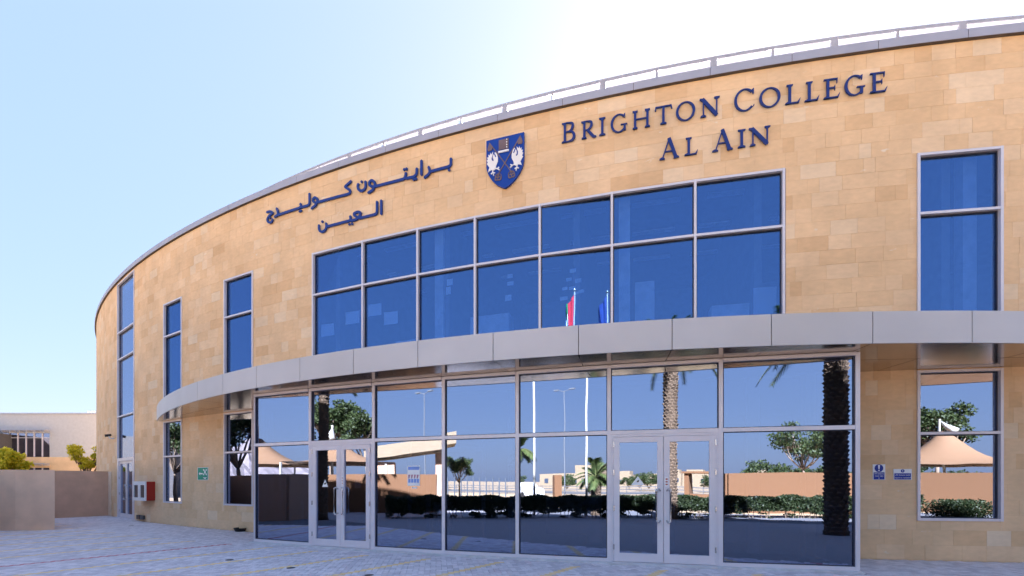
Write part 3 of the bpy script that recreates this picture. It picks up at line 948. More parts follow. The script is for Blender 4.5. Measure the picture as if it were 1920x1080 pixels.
sgn = thing('wall_lettering', (*P(-13, R), 8.5), 'dark blue raised serif capitals in two rows reading BRIGHTON COLLEGE AL AIN', 'sign')
LET = [('B', 1053.8, 1079.7, 9.30, .45), ('R', 1090, 1118, 9.30, .395), ('I', 1123.8, 1135.5, 9.30, .395), ('G', 1145.8, 1175.6, 9.30, .395),
       ('H', 1185.5, 1219.2, 9.30, .395), ('T', 1228.8, 1258.6, 9.30, .395), ('O', 1267.7, 1302.2, 9.30, .395), ('N', 1312.6, 1348, 9.30, .395),
       ('C', 1375.6, 1413, 9.30, .45), ('O', 1423, 1461, 9.30, .395), ('L', 1470.6, 1499, 9.30, .395), ('L', 1507, 1534, 9.30, .395),
       ('E', 1542.5, 1572.5, 9.30, .395), ('G', 1582, 1618, 9.30, .395), ('E', 1628.8, 1660.6, 9.30, .395),
       ('A', 1235.3, 1273.7, 8.53, .45), ('L', 1283, 1308, 8.54, .375), ('A', 1334, 1373.8, 8.53, .45), ('I', 1382.5, 1396.6, 8.54, .375), ('N', 1404.4, 1442.5, 8.54, .375)]
for c, x0, x1, zb, h in LET:
    a0, a1 = survey(x0, 230)[0], survey(x1, 230)[0]
    rl = Relief(a0, .03, .062)
    glyph(c, rl, (a1 - a0) / DEG, h)
    for i, v in enumerate(rl.mb.v): rl.mb.v[i] = (v[0], v[1], v[2] + zb)
    rl.mb.build('letter', M['navy'], sgn)

# Arabic line, traced stroke by stroke on the wall
def tr_(ox, oy, sc, pts): return [(ox + x / sc, oy + y / sc) for x, y in pts]
AR0 = survey(675, 360)[0]
def to_s(pts):
    r = []
    for x, y in pts:
        a, z = survey(x, y); r.append(((a - AR0) / DEG, z))
    return r
asg = thing('wall_lettering', (*P(-21.5, R), 8.6), 'blue raised Arabic lettering in two rows left of the crest', 'sign')
A_ = lambda p: tr_(640, 280, 8.727, p)
B_ = lambda p: tr_(490, 330, 10.667, p)
C_ = lambda p: tr_(590, 360, 12.0, p)
WORDS = [
 ([A_([(1808, 180), (1808, 240), (1800, 275), (1775, 300), (1700, 322), (1490, 378)]), A_([(1448, 315), (1462, 360), (1462, 395), (1440, 430), (1385, 478)])], [A_([(1780, 357)])]),
 ([A_([(1328, 212), (1328, 430)])], []),
 ([A_([(1252, 340), (1250, 400), (1232, 440), (1195, 468), (1085, 494)]), A_([(1075, 412), (1062, 470), (1040, 500), (960, 525), (575, 625)]),
   A_([(575, 620), (560, 555), (515, 528), (482, 560), (488, 605), (530, 630), (570, 625)]), A_([(555, 625), (535, 680), (465, 725)])],
  [A_([(1048, 350)]), A_([(1085, 340)]), A_([(1203, 512)]), A_([(1240, 502)])]),
 ([A_([(415, 550), (418, 610), (400, 665), (350, 698), (305, 675), (290, 630), (295, 590)])], [A_([(353, 548)])]),
 ([B_([(1815, 130), (1760, 180), (1705, 232), (1740, 265), (1790, 300), (1800, 345), (1760, 380), (1640, 412), (1150, 545)]),
   B_([(1148, 540), (1145, 480), (1095, 452), (1060, 490), (1070, 530), (1110, 555), (1150, 545)]), B_([(1135, 555), (1105, 610), (1035, 665)])], []),
 ([B_([(990, 380), (990, 545), (975, 590), (920, 620), (800, 645)]), B_([(812, 580), (820, 620), (790, 655), (700, 685), (370, 795)]),
   B_([(340, 670), (360, 735), (355, 790), (300, 835)])], [B_([(795, 725)]), B_([(822, 714)])]),
 ([B_([(145, 740), (205, 725), (255, 755), (190, 810), (150, 880), (165, 930), (205, 948), (240, 925), (252, 890)])], [B_([(205, 855)])]),
 ([C_([(1525, 222), (1525, 510)])], []),
 ([C_([(1428, 250), (1428, 450), (1405, 510), (1350, 535), (1040, 610)]), C_([(1040, 605), (1055, 520), (1060, 490), (1000, 470), (920, 505), (925, 545), (985, 590)]), C_([(1030, 575), (985, 620), (930, 650), (850, 668)]),
   C_([(830, 575), (835, 630), (810, 665), (720, 690), (320, 795)]), C_([(288, 735), (295, 800), (275, 860), (230, 905), (180, 912), (135, 870), (128, 775)])],
  [C_([(205, 688)]), C_([(812, 748)]), C_([(872, 735)])]),
]
for strokes, dots in WORDS:
    rl = Relief(AR0, .03, .062)
    for s_ in strokes:
        q = to_s(s_)
        rl.stroke([(x, z_, .066) for x, z_ in q], smooth=len(q) > 2)
    for d in dots:
        q = to_s(d)[0]; rl.disc(q[0], q[1], .034, n=4 if False else 10)
    rl.mb.build('letter', M['navy'] if False else M['blue'], asg)

# crest
cr_a = -18.70
CW, CH = (18.70 - 17.66) / DEG, 1.22
crest = thing('crest_shield', (*P(-18.2, R), 8.52), 'blue shield crest with two white birds and crossed croziers above the windows', 'crest')
def cs(u, v): return (u * CW, 9.735 - v * CH)
out = [cs(0, 0), cs(1, 0)]
hw_ = lambda v: .5 * (1 - ((v - .48) / .52) ** 2.0) ** .78
vs_ = [.48 + .52 * k / 22 for k in range(23)]
out += [cs(.5 + hw_(v), v) for v in vs_[:-1]] + [cs(.5, 1.0)] + [cs(.5 - hw_(v), v) for v in vs_[:-1][::-1]]
rl = Relief(cr_a, .02, .075); rl.poly(out); rl.mb.build('shield', M['bright_blue'], crest)
def crz(mir):
    f = (lambda u: 1 - u) if mir else (lambda u: u)
    rl = Relief(cr_a, .07, .086 + (.003 if mir else 0))
    rl.stroke([cs(f(.10), .08), cs(f(.70), .74)], .022, cap=False)
    rl.poly([cs(f(.09), .05), cs(f(.18), .15), cs(f(.15), .215), cs(f(.05), .22), cs(f(.035), .17)])
    for (u, v, r) in ((.675, .765, .085), (.72, .79, .045), (.64, .80, .045), (.70, .74, .045)):
        n = 14; rl.stroke([(cs(f(u), v)[0] + r * CW * cos(2 * math.pi * i / n), cs(f(u), v)[1] + r * CW * .95 * sin(2 * math.pi * i / n)) for i in range(n)], .017, closed=True)
    rl.mb.build('crozier', M['bronze'], crest)
crz(False); crz(True)
rl = Relief(cr_a, .07, .09); rl.poly([cs(.34, .055), cs(.60, .055), cs(.60, .245), cs(.34, .245)]); rl.mb.build('chequer_panel', M['bronze'], crest)
rl = Relief(cr_a, .075, .098)
for v in (.075, .125, .175, .222): rl.disc(*cs(.555, v), .016, n=6)
rl.mb.build('stud_row', M['white'], crest); rl = Relief(cr_a, .075, .098); rl.poly([cs(.33, .268), cs(.61, .268), cs(.61, .305), cs(.33, .305)]); rl.mb.build('white_bar', M['white'], crest)
def bird(mir):
    f = (lambda u: 1 - u) if mir else (lambda u: u)
    rl = Relief(cr_a, .07, .092)
    # body and swept neck
    body = [(.245, .27), (.29, .31), (.315, .38), (.315, .46), (.27, .53), (.25, .60), (.21, .62), (.14, .60), (.05, .63), (.09, .55), (.05, .50),
            (.02, .47), (.05, .44), (.015, .40), (.05, .385), (.025, .34), (.07, .345), (.06, .29), (.10, .315), (.115, .26), (.14, .30), (.185, .25), (.175, .31), (.15, .36), (.155, .40), (.185, .43), (.20, .42), (.18, .37), (.195, .32)]
    rl.poly([cs(f(u), v) for u, v in body])
    for a, b in (((.24, .58), (.34, .615)), ((.30, .60), (.35, .575)), ((.31, .605), (.36, .635)), ((.17, .60), (.19, .68)), ((.19, .65), (.13, .68)), ((.19, .66), (.24, .675)), ((.19, .66), (.20, .72))):
        rl.stroke([cs(f(a[0]), a[1]), cs(f(b[0]), b[1])], .022, cap=False)
    b = rl.mb.build('bird', M['white'], crest)
    rl = Relief(cr_a, .07, .100); rl.stroke([cs(f(.225), .30), cs(f(.265), .37)], .024, cap=False)
    rl.stroke([cs(f(.165), .37), cs(f(.17), .41), cs(f(.20), .43)], .026, cap=False)
    rl.mb.build('bird_eye', M['bright_blue'], b)
bird(False); bird(True)

# ------------------------------------------------------------------ small things on the wall
def text(body, a, z, size, mat, parent, d, name='lettering', align='CENTER'):
    cu = bpy.data.curves.new(name, 'FONT'); cu.body = body; cu.size = size; cu.align_x = align; cu.extrude = .0008
    cu.materials.append(mat)
    p = P(a, R + d)
    to = bpy.data.objects.new('tmp', cu); COL.objects.link(to)
    me = bpy.data.meshes.new_from_object(to); bpy.data.objects.remove(to)
    o = bpy.data.objects.new(name, me); COL.objects.link(o); o.parent = parent
    o.location = Vector((p[0], p[1], z)) - WLOC[parent.name]
    o.rotation_euler = (rad(90), 0, rad(a))
    return o
def plate(a0, a1, z0, z1, d0, d1, mat, name, parent):
    mb = MB(); mb.plan([P(a0, R + d1), P(a1, R + d1), P(a1, R + d0), P(a0, R + d0)], z0, z1)
    return mb.build(name, mat, parent)
s1 = thing('safety_sign', (*P(-9.68), 1.58), 'upright blue and white mandatory sign with large exclamation mark beside the entrance', 'sign')
plate(-9.80, -9.555, 1.585, 1.895, .002, .010, M['white'], 'board', s1)
plate(-9.785, -9.57, 1.592, 1.735, .010, .0125, M['sign_blue'], 'text_panel', s1)
rl = Relief(-9.68, .010, .0125); rl.disc(0, 1.818, .078, n=28); rl.mb.build('disc', M['sign_blue'], s1)
rl = Relief(-9.68, .012, .0145); rl.poly([(-.018, 1.882), (.018, 1.882), (.010, 1.80), (-.010, 1.80)]); rl.disc(0, 1.772, .014, n=12); rl.mb.build('exclamation_mark', M['white'], s1)
for i, t_ in enumerate(('All visitors', 'must sign', 'in')): text(t_, -9.6775, 1.694 - i * .042, .040, M['white'], s1, .0145)
s2 = thing('safety_sign', (*P(-9.21), 1.58), 'wide blue and white sign reading all visitors must report to reception', 'sign')
plate(-9.39, -9.035, 1.585, 1.80, .002, .010, M['white'], 'board', s2)
plate(-9.375, -9.05, 1.592, 1.715, .010, .0125, M['sign_blue'], 'text_panel', s2)
rl = Relief(-9.2125, .010, .0125); rl.disc(0, 1.762, .033, n=20); rl.mb.build('disc', M['sign_blue'], s2)
rl = Relief(-9.2125, .012, .0145); rl.stroke([(0, 1.785), (0, 1.757)], .009, cap=False); rl.disc(0, 1.744, .006, n=8); rl.mb.build('exclamation_mark', M['white'], s2)
for i, t_ in enumerate(('All visitors must', 'report to reception')): text(t_, -9.2125, 1.668 - i * .052, .040 if i == 0 else .036, M['white'], s2, .0145)

s3 = thing('assembly_sign', (*P(-30.5), 1.62), 'green fire assembly point sign with white arrow pointing left', 'sign')
plate(-30.92, -30.18, 1.60, 2.03, .002, .010, M['white'], 'board', s3)
plate(-30.89, -30.21, 1.615, 2.015, .010, .0125, M['green_sign'], 'green_field', s3)
rl = Relief(-30.92, .012, .015)
def gs(u, v): return (u * .74 / DEG, 2.03 - v * .43)
rl.poly([gs(.14, .5), gs(.26, .37), gs(.26, .45), gs(.50, .45), gs(.50, .55), gs(.26, .55), gs(.26, .64)])
for (u, v) in ((.60, .22), (.84, .22), (.60, .56), (.84, .56)):
    x, y = gs(u, v); rl.poly([(x - .035, y + .035), (x + .035, y + .025), (x + .02, y - .035), (x - .03, y - .02)])
x, y = gs(.72, .38); rl.disc(x, y, .05, .055, n=12); rl.stroke([gs(.58, .80), gs(.72, .84), gs(.86, .80)], .03, cap=False); rl.stroke([gs(.64, .88), gs(.80, .88)], .02, cap=False)
rl.mb.build('symbol', M['white'], s3)

# fire hose cabinet: red metal box with a glazed white front
aC = -34.54
pw = Vector((*P(aC, R), 0)); nn = Vector((*[(P(aC, R)[i] - (CX0, CY0)[i]) / R for i in range(2)], 0)); tt = Vector((-cos(rad(aC)), -sin(rad(aC)), 0))
cab = thing('hose_cabinet', (pw.x, pw.y, .84), 'red fire hose cabinet with white glazed double front fixed beside the tall door', 'cabinet')
def cpt(t, n): q = pw + tt * t + nn * n; return (q.x, q.y)
CL = 1.25
mb = MB(); mb.plan([cpt(0, .0), cpt(CL, .0), cpt(CL, .27), cpt(0, .27)], .84, 1.55); mb.build('box', M['red'], cab)
for k in range(2):
    t0, t1 = .01 + k * CL / 2, (k + 1) * CL / 2 - .01
    mb = MB()
    mb.plan([cpt(t0, .27), cpt(t1, .27), cpt(t1, .31), cpt(t0, .31)], .83, .95)
    mb.plan([cpt(t0, .27), cpt(t1, .27), cpt(t1, .31), cpt(t0, .31)], 1.42, 1.56)
    mb.plan([cpt(t0, .27), cpt(t0 + .1, .27), cpt(t0 + .1, .308), cpt(t0, .308)], .95, 1.42)
    mb.plan([cpt(t1 - .1, .27), cpt(t1, .27), cpt(t1, .308), cpt(t1 - .1, .308)], .95, 1.42)
    d = mb.build('door', M['white'], cab)
    mb = MB(); mb.plan([cpt(t0 + .1, .275), cpt(t1 - .1, .275), cpt(t1 - .1, .288), cpt(t0 + .1, .288)], .95, 1.42); mb.build('pane', M['dark_window'], d)

# security camera
ac, zc = survey(214, 818)
q = P(ac, R); cmr = thing('security_camera', (q[0], q[1], zc), 'small dark security camera on a bracket left of the stair window', 'camera')
n_ = ((q[0] - CX0) / R, (q[1] - CY0) / R)
mb = MB(); mb.tube([(q[0], q[1], zc - .1), (q[0] + n_[0] * .14, q[1] + n_[1] * .14, zc - .1), (q[0] + n_[0] * .2, q[1] + n_[1] * .2, zc + .01)], .03, 8); mb.build('bracket', M['white'], cmr)
mb = MB(); mb.tube([(q[0] + n_[0] * .10, q[1] + n_[1] * .10, zc + .05), (q[0] + n_[0] * .32, q[1] + n_[1] * .32, zc + .0)], [.05, .06], 10); mb.build('housing', M['black'], cmr)

# utility outlets low on the wall
for px, py, lab in ((264, 969, 'small grey outlet box low on the wall below the red cabinet'), (437, 778, None)):
    if not lab: continue
    a_, z_ = survey(px, py)
    q = P(a_, R); t_ = thing('outlet_box', (q[0], q[1], .1), lab, 'outlet')
    for i, dz in enumerate((-.22, .2)):
        mb = MB(); mb.plan([P(a_ + dz, R + .0), P(a_ + dz + .35, R), P(a_ + dz + .35, R + .09), P(a_ + dz, R + .09)], .08, .24); mb.build('cover', M['fence'] if i else M['black'], t_)

# things standing on the paving
def lathe(mb, c, prof, n=24):
    b = len(mb.v)
    for r, z in prof:
        for k in range(n): mb.v.append((c[0] + r * cos(2 * math.pi * k / n), c[1] + r * sin(2 * math.pi * k / n), c[2] + z))
    fs = []
    for i in range(len(prof) - 1):
        for k in range(n): fs.append((b + i * n + k, b + i * n + (k + 1) % n, b + (i + 1) * n + (k + 1) % n, b + (i + 1) * n + k))
    mb.add(fs)
def gpt(px, py): y = 900 * EYE / (py - 903); return ((px - 960) / 900 * y, y)
x, y = gpt(448, 997)
mb = MB(); lathe(mb, (x, y + .1, .002), [(0, 0), (.15, 0), (.17, .03), (.205, .11), (.215, .11), (.195, .105), (.16, .03), (0, .02)], 28)
tag(mb.build('water_bowl', M['black'], smooth=True), 'black shallow bowl on the paving against the wall left of the entrance', 'bowl')
for px, py, lab in ((430, 1050, 'flat dark drain cover set in the paving in front of the black bowl'), (545.5, 1065, 'flat dark drain cover in the paving below the left glass doors'), (692, 1078.5, 'flat dark drain cover at the bottom edge of the paving'), (246, 986, 'small flat drain cover in the paving below the red cabinet'), (1098, 1075, 'flat drain cover between two yellow paver lines at the right')):
    x, y = gpt(px, py); mb = MB(); lathe(mb, (x, y, .002), [(0, .008), (.055, .008), (.075, .004), (.075, 0), (.0, 0)][::-1], 20)
    tag(mb.build('drain_cover', M['black']), lab, 'drain cover', 'round drain covers in the paving') if px not in (1098,) else None
for o in list(bpy.data.objects):
    if o.name.startswith('drain_cover') and 'label' not in o: bpy.data.objects.remove(o)

# ---- papers and notices on the glass
def on_chord(px, py, pA, pB, off):
    """point where a sight line meets the vertical plane through A-B shifted by off (inward)"""
    n = onorm(pA, pB); ax, ay = pA[0] - n[0] * off, pA[1] - n[1] * off
    dx = (px - 960) / 900.0
    den = dx * n[0] + n[1]; t = (ax * n[0] + ay * n[1]) / den
    return (dx * t, t, EYE + (903 - py) * t / 900)
def chord_quad(quad, pA, pB, off, mat, name='paper', thick=.0015):
    pts = [on_chord(x, y, pA, pB, off) for x, y in quad]; n = onorm(pA, pB)
    mb = MB(); lo = [(p[0] - n[0] * thick, p[1] - n[1] * thick, p[2]) for p in pts]
    mb.quadbox(lo[::-1], pts[::-1]); return mb.build(name, mat)
big = [((602, 609), (626, 606), (627, 628), (602, 632), 'white paper stuck inside the first upper window pane, lowest of the big sheets'),
       ((648, 586), (674, 582), (674, 605), (648, 609), 'white paper sheet inside the first upper pane beside the mullion'),
       ((690, 572), (715, 568), (715, 590), (690, 594), 'white paper sheet high in the second upper pane'),
       ((720, 586), (746, 583), (746, 606), (720, 610), 'white paper sheet in the second upper pane, lower right of its neighbour')]
for a, b, c, d, lab in big:
    i = 0 if a[0] < 680 else 1
    o = chord_quad([a, b, c, d], P(STRIP[i]), P(STRIP[i + 1]), .12, M['paper']); tag(o, lab, 'paper', 'papers stuck inside the upper windows')
small = [(951, 514, 961, 521), (951, 528, 963, 535), (947, 553, 959, 564), (1068, 504, 1080, 511), (1061, 521, 1072, 527), (1078, 522, 1090, 530),
         (1054, 538, 1064, 544), (1067, 537, 1077, 543), (1075, 547, 1086, 552), (1085, 543, 1095, 549), (1050, 556, 1064, 563), (838, 523, 849, 535), (836, 538, 845, 552)]
for x0, y0, x1, y1 in small:
    i = next(k for k in range(7) if survey(x0, 500)[0] < STRIP[k + 1])
    o = chord_quad([(x0, y0 + 1), (x1, y0 - 1), (x1, y1 - 1), (x0, y1 + 1)], P(STRIP[i]), P(STRIP[i + 1]), .12, M['paper'])
    tag(o, 'small paper note in a cluster inside the fifth upper pane' if i == 4 else ('small paper note in the short column inside the fourth upper pane' if i == 3 else 'small paper cut-out inside the third upper pane'),
        'note', {4: 'notes clustered in the fifth upper pane', 3: 'notes in a column in the fourth upper pane'}.get(i, 'cut-outs in the third upper pane'))
o = chord_quad([(1413, 540), (1456, 537), (1456, 588), (1413, 589)], P(STRIP[6]), P(STRIP[7]), .45, M['white'], 'notice_board', .02)
tag(o, 'pale board standing inside the last upper pane at right', 'board')
# entrance notices
def fseg(i): return P(BA[i] + HW, RB), P(BA[i + 1] - HW, RB)
nt_ = thing('poster', on_chord(776, 911, *fseg(2), .03), 'white poster with red and blue rows on the glass right of the left doors', 'poster')
def sub(o, par):
    w = o.location.copy(); o.parent = par; o.location = w - WLOC[par.name]; return o
sub(chord_quad([(764, 873), (787, 873), (787, 911), (764, 911)], *fseg(2), .030, M['paper'], 'sheet'), nt_)
M['print_red'] = basic('faded red print', (0.45, 0.22, 0.30), .8); M['print_blue'] = basic('faded blue print', (0.22, 0.34, 0.72), .8)
sub(chord_quad([(765, 875), (786, 875), (786, 881), (765, 881)], *fseg(2), .028, M['print_blue'], 'heading'), nt_)
for k in range(4):
    x = 765.5 + k * 5.3
    sub(chord_quad([(x, 890), (x + 3.8, 890), (x + 1.9, 897), (x, 897)], *fseg(2), .028, M['print_red'], 'red_print'), nt_)
    sub(chord_quad([(x, 898), (x + 4.2, 898), (x + 4.2, 905), (x, 905)], *fseg(2), .028, M['print_blue'], 'blue_print'), nt_)
o = chord_quad([(772, 913), (782, 913), (782, 916), (772, 916)], *fseg(2), .030, M['paper'], 'paper'); tag(o, 'tiny paper slip below the poster on the glass', 'paper')
for q, i, lab in (((665, 890, 677, 915), 1, 'grey white notice behind the glass of the left doors'), ((817, 888, 829, 915), 2, 'grey white notice behind the glass near the third mullion')):
    o = chord_quad([(q[0], q[1]), (q[2], q[1]), (q[2], q[3]), (q[0], q[3])], *fseg(i), .06, M['paper'], 'notice'); tag(o, lab, 'notice')
for (x0, x1, y0, y1), i, lab in (((604, 615, 899, 913), 1, 'white triangular sticker on the left pair of doors'), ((1183, 1209, 893, 910), 5, 'white triangular sticker on the right pair of doors')):
    st_ = thing('door_sticker', on_chord((x0 + x1) / 2, y1, *fseg(i), -.002), lab, 'sticker')
    sub(chord_quad([((x0 + x1) / 2, y0), (x1, y1), (x0, y1)], *fseg(i), -.002, M['paper'], 'triangle'), st_)
    xm, ym = (x0 + x1) / 2, y0 + (y1 - y0) * .55
    sub(chord_quad([(xm - 1.5, ym - 1), (xm + 2.5, ym - 2.2), (xm + 1.5, ym + 1.2), (xm - 2, ym + 2)], *fseg(i), -.005, M['black'], 'symbol'), st_)
for (x0, x1, y0, y1), i, lab in (((1247.5, 1252.5, 895, 912), 5, 'narrow red and white sticker on the right doors'), ((640.5, 643, 893, 909), 1, 'narrow red and white sticker on the left doors')):
    st_ = thing('push_sticker', on_chord(x0, y1, *fseg(i), -.032), lab, 'sticker')
    sub(chord_quad([(x0, y0), (x1, y0), (x1, y1), (x0, y1)], *fseg(i), -.032, M['paper'], 'sheet'), st_)
    for k in range(3):
        yy = y0 + 2 + k * 5; sub(chord_quad([(x0 + .6, yy), (x1 - .6, yy), (x1 - .6, yy + 2.6), (x0 + .6, yy + 2.6)], *fseg(i), -.0345, M['red'], 'red_print'), st_)
p = on_chord(729, 1024, *fseg(2), .35)
mb = MB(); mb.box((p[0], p[1], .013), (.26, .16, .11), rad(-20)); o = mb.build('floor_box', M['white']); tag(o, 'small white box on the floor behind the glass right of the left doors', 'box')

# ------------------------------------------------------------------ left of the building
def wall_run(pts, h, th, mat, label, name='boundary_wall', h1=None, group=None):
    mb = MB()
    for i, (p, q) in enumerate(zip(pts, pts[1:])):
        dx, dy = q[0] - p[0], q[1] - p[1]; L = math.hypot(dx, dy); nx, ny = -dy / L * th / 2, dx / L * th / 2
        e = .0 if i else 0
        mb.plan([(p[0] + nx, p[1] + ny), (q[0] + nx, q[1] + ny), (q[0] - nx, q[1] - ny), (p[0] - nx, p[1] - ny)], -.03, h + .002 * i)
    o = mb.build(name, mat); tag(o, label, 'wall', group); return o
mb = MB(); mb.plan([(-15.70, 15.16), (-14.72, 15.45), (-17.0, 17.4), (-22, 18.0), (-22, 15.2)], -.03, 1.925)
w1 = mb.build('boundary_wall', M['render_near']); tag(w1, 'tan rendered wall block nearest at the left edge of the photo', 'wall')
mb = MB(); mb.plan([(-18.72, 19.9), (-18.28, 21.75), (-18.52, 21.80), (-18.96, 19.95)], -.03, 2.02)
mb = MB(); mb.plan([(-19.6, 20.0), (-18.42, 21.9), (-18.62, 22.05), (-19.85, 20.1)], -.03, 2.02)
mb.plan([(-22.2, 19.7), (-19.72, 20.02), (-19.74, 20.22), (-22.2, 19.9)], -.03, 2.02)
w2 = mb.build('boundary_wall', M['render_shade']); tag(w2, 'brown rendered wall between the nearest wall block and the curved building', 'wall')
mb = MB(); mb.plan([(-18.42, 21.9), (-18.05, 21.6), (-17.9, 22.0), (-18.3, 22.2)], -.03, 2.0)
mb.build('end_pier', M['pier_cream'], w2)

# building behind
BY = 45.0
bb = thing('rear_building', (-46, BY, 0), 'off white flat roofed building with a sandstone base behind the wall at left', 'building')
def bz(py): return EYE + (903 - py) * BY / 900
def bx(px): return (px - 960) / 900 * BY
zt = bz(777)
xl, xr = -64.0, -34.0
w0, w1_ = bx(-30), bx(93)
mb = MB()
for x0, x1, z0, z1 in ((xl, w0, bz(857), zt), (w1_, xr, bz(857), zt), (w0, w1_, bz(812), zt)):
    mb.plan([(x0, BY), (x1, BY), (x1, BY + .3), (x0, BY + .3)], z0, z1)
mb.plan([(xl, BY + .3), (xr, BY + .3), (xr, BY + 12), (xl, BY + 12)], -.03, zt - .15)
mb.build('upper_wall', M['white_wall'], bb)
mb = MB()
for x0, x1, z0, z1 in ((xl, w0, -.03, bz(857)), (w1_, xr, -.03, bz(857)), (w0, w1_, -.03, .6), (w0, w1_, bz(877), bz(857))):
    mb.plan([(x0, BY - .02), (x1, BY - .02), (x1, BY + .3), (x0, BY + .3)], z0, z1)
mb.build('stone_base', M['stone'], bb)
mb = MB(); mb.plan([(xl, BY - .1), (xr, BY - .1), (xr, BY + 1), (xl, BY + 1)], zt, zt + .14); mb.build('roof_edge', M['coping'], bb)
for z0, z1, nm in ((bz(857) + .02, bz(812), 0), (.6, bz(877), 1)):
    fr = MB(); nw = 8
    for i in range(nw + 1):
        x = w0 + (w1_ - w0) * i / nw; fr.plan([(x - .04, BY + .06), (x + .04, BY + .06), (x + .04, BY + .2), (x - .04, BY + .2)], z0, z1)
    fr.plan([(w0, BY + .07), (w1_, BY + .07), (w1_, BY + .19), (w0, BY + .19)], z1 - .46, z1 - .40)
    f = fr.build('window', M['alu'], bb)
    for i in range(nw):
        x0, x1 = w0 + (w1_ - w0) * i / nw + .04, w0 + (w1_ - w0) * (i + 1) / nw - .04
        pn = MB(); pn.plan([(x0, BY + .12), (x1, BY + .12), (x1, BY + .14), (x0, BY + .14)], z0, z1); pn.build('pane', M['far_window'], f)
for zz_ in (bz(808.5), bz(871)):
    mb = MB(); mb.plan([(w0, BY - .75), (w1_ + .25, BY - .75), (w1_ + .25, BY - .25), (w0, BY - .25)], zz_, zz_ + .09)
    for i in range(9):
        x = w0 + (w1_ - w0) * i / 8; mb.plan([(x - .05, BY - .6), (x + .05, BY - .6), (x + .05, BY), (x - .05, BY)], zz_ - .12, zz_ - .002)
    mb.build('sunshade', M['coping'], bb)
mb = MB()
sx0, sx1 = bx(129), bx(183) + 6
for i in range(30): 
    x = sx0 + (sx1 - sx0) * i / 29; mb.plan([(x - .03, BY + 2), (x + .03, BY + 2), (x + .03, BY + 2.05), (x - .03, BY + 2.05)], zt - .2, zt + .62)
for k in range(7): mb.plan([(sx0, BY + 1.97), (sx1, BY + 1.97), (sx1, BY + 1.99), (sx0, BY + 1.99)], zt + .05 + k * .09, zt + .08 + k * .09)
mb.build('roof_screen', M['rail'], bb)

# ------------------------------------------------------------------ plants
def rnd_unit():
    while True:
        v = Vector((random.uniform(-1, 1), random.uniform(-1, 1), random.uniform(-1, 1)))
        if .05 < v.length < 1: return v.normalized()
def leafq(mb, p, s, nrm=None, elong=1.8):
    n = nrm or rnd_unit(); a = n.orthogonal().normalized(); a = (a * cos(random.random() * 6.3) + n.cross(a) * sin(random.random() * 6.3)).normalized(); b = n.cross(a)
    p = Vector(p); l = s * elong
    mb.cur = min(1, max(0, random.gauss(.5, .22)))
    mb.face([tuple(p - a * l * .5), tuple(p + b * s * .5), tuple(p + a * l * .5), tuple(p - b * s * .5)])
def limb(mb, p, q, r0, r1, bend=.15, n=5):
    p, q = Vector(p), Vector(q); d = (q - p); off = rnd_unit() * d.length * bend
    mb.tube([tuple(p.lerp(q, t) + off * math.sin(t * math.pi)) for t in [i / n for i in range(n + 1)]], [r0 + (r1 - r0) * i / n for i in range(n + 1)], 7)
def make_tree(loc, h, cr, label, lmat, cat='tree', name='tree', group=None, trunk_h=.4, flat=1.0, leaves=5000, ls=.12, nb=11, tr=.14):
    t = thing(name, loc, label, cat, group)
    x, y, z = loc; tb = MB()
    top = Vector((x + random.uniform(-.2, .2), y, z + h * trunk_h)); limb(tb, (x, y, z - .03), top, tr, tr * .7, .04)
    ends = []
    for i in range(nb):
        a = 2 * math.pi * i / nb + random.uniform(-.3, .3); rr = cr * random.uniform(.35, .95)
        e = Vector((x + cos(a) * rr, y + sin(a) * rr, z + h * (trunk_h + (1 - trunk_h) * random.uniform(.35, .95) * (1 if flat >= 1 else 1))))
        if flat < 1: e.z = z + h * random.uniform(.72, .95)
        limb(tb, top, e, tr * .5, .02, .12); ends.append(e)
        for k in range(3):
            e2_ = e + rnd_unit() * cr * .35; e2_.z = max(e2_.z, z + h * trunk_h * .9); limb(tb, top.lerp(e, .6), e2_, tr * .2, .01, .1, 3); ends.append(e2_)
    tb.build('trunk', M['wood'], t, smooth=True)
    lb = MB()
    for i in range(leaves):
        c = random.choice(ends); v = rnd_unit() * cr * .30 * random.random() ** .5
        v.z *= .7 * min(1, flat + .2)
        leafq(lb, c + v, ls * random.uniform(.6, 1.3))
    lb.build('crown', lmat, t)
    return t
def tpos(px, Y): return ((px - 960) / 900 * Y, Y, 0)
make_tree(tpos(8, 27), 3.35, 1.05, 'yellow green sunlit tree rising over the wall at the left edge', M['leaf_yellow'], trunk_h=.35, leaves=3400, ls=.15)
make_tree(tpos(162, 30), 3.55, .85, 'pale yellow green young tree behind the brown wall near the building', M['leaf_yellow'], trunk_h=.42, leaves=2200, ls=.09, tr=.06)

# ---- everything below stands behind or beside the camera and shows in the glass
def frond_mesh(L, drop, nleaf=34, ll=.42, wid=.035, up=.5):
    mb = MB(); pts = []
    for i in range(13):
        t = i / 12; pts.append(Vector((L * t * (1 - .12 * t), 0, L * (up * t - drop * t * t))))
    mb.cur = .8
    mb.tube([tuple(p) for p in pts], [.03 * (1 - .8 * i / 12) for i in range(13)], 5)
    for i in range(nleaf):
        t = .12 + .86 * i / nleaf; k = t * 12; p = pts[int(k)].lerp(pts[min(12, int(k) + 1)], k - int(k))
        d = (pts[min(12, int(k) + 1)] - pts[int(k)]).normalized(); l = ll * (1 - abs(t - .45) * 1.1)
        for s in (-1, 1):
            q = p + (d * .75 + Vector((0, s * .8, -.25 + random.uniform(-.15, .15)))).normalized() * l
            w = d * wid
            mb.cur = random.uniform(.1, .75); mb.face([tuple(p - w), tuple(p + w), tuple(q + w * .1), tuple(q - w * .1)])
    return mb
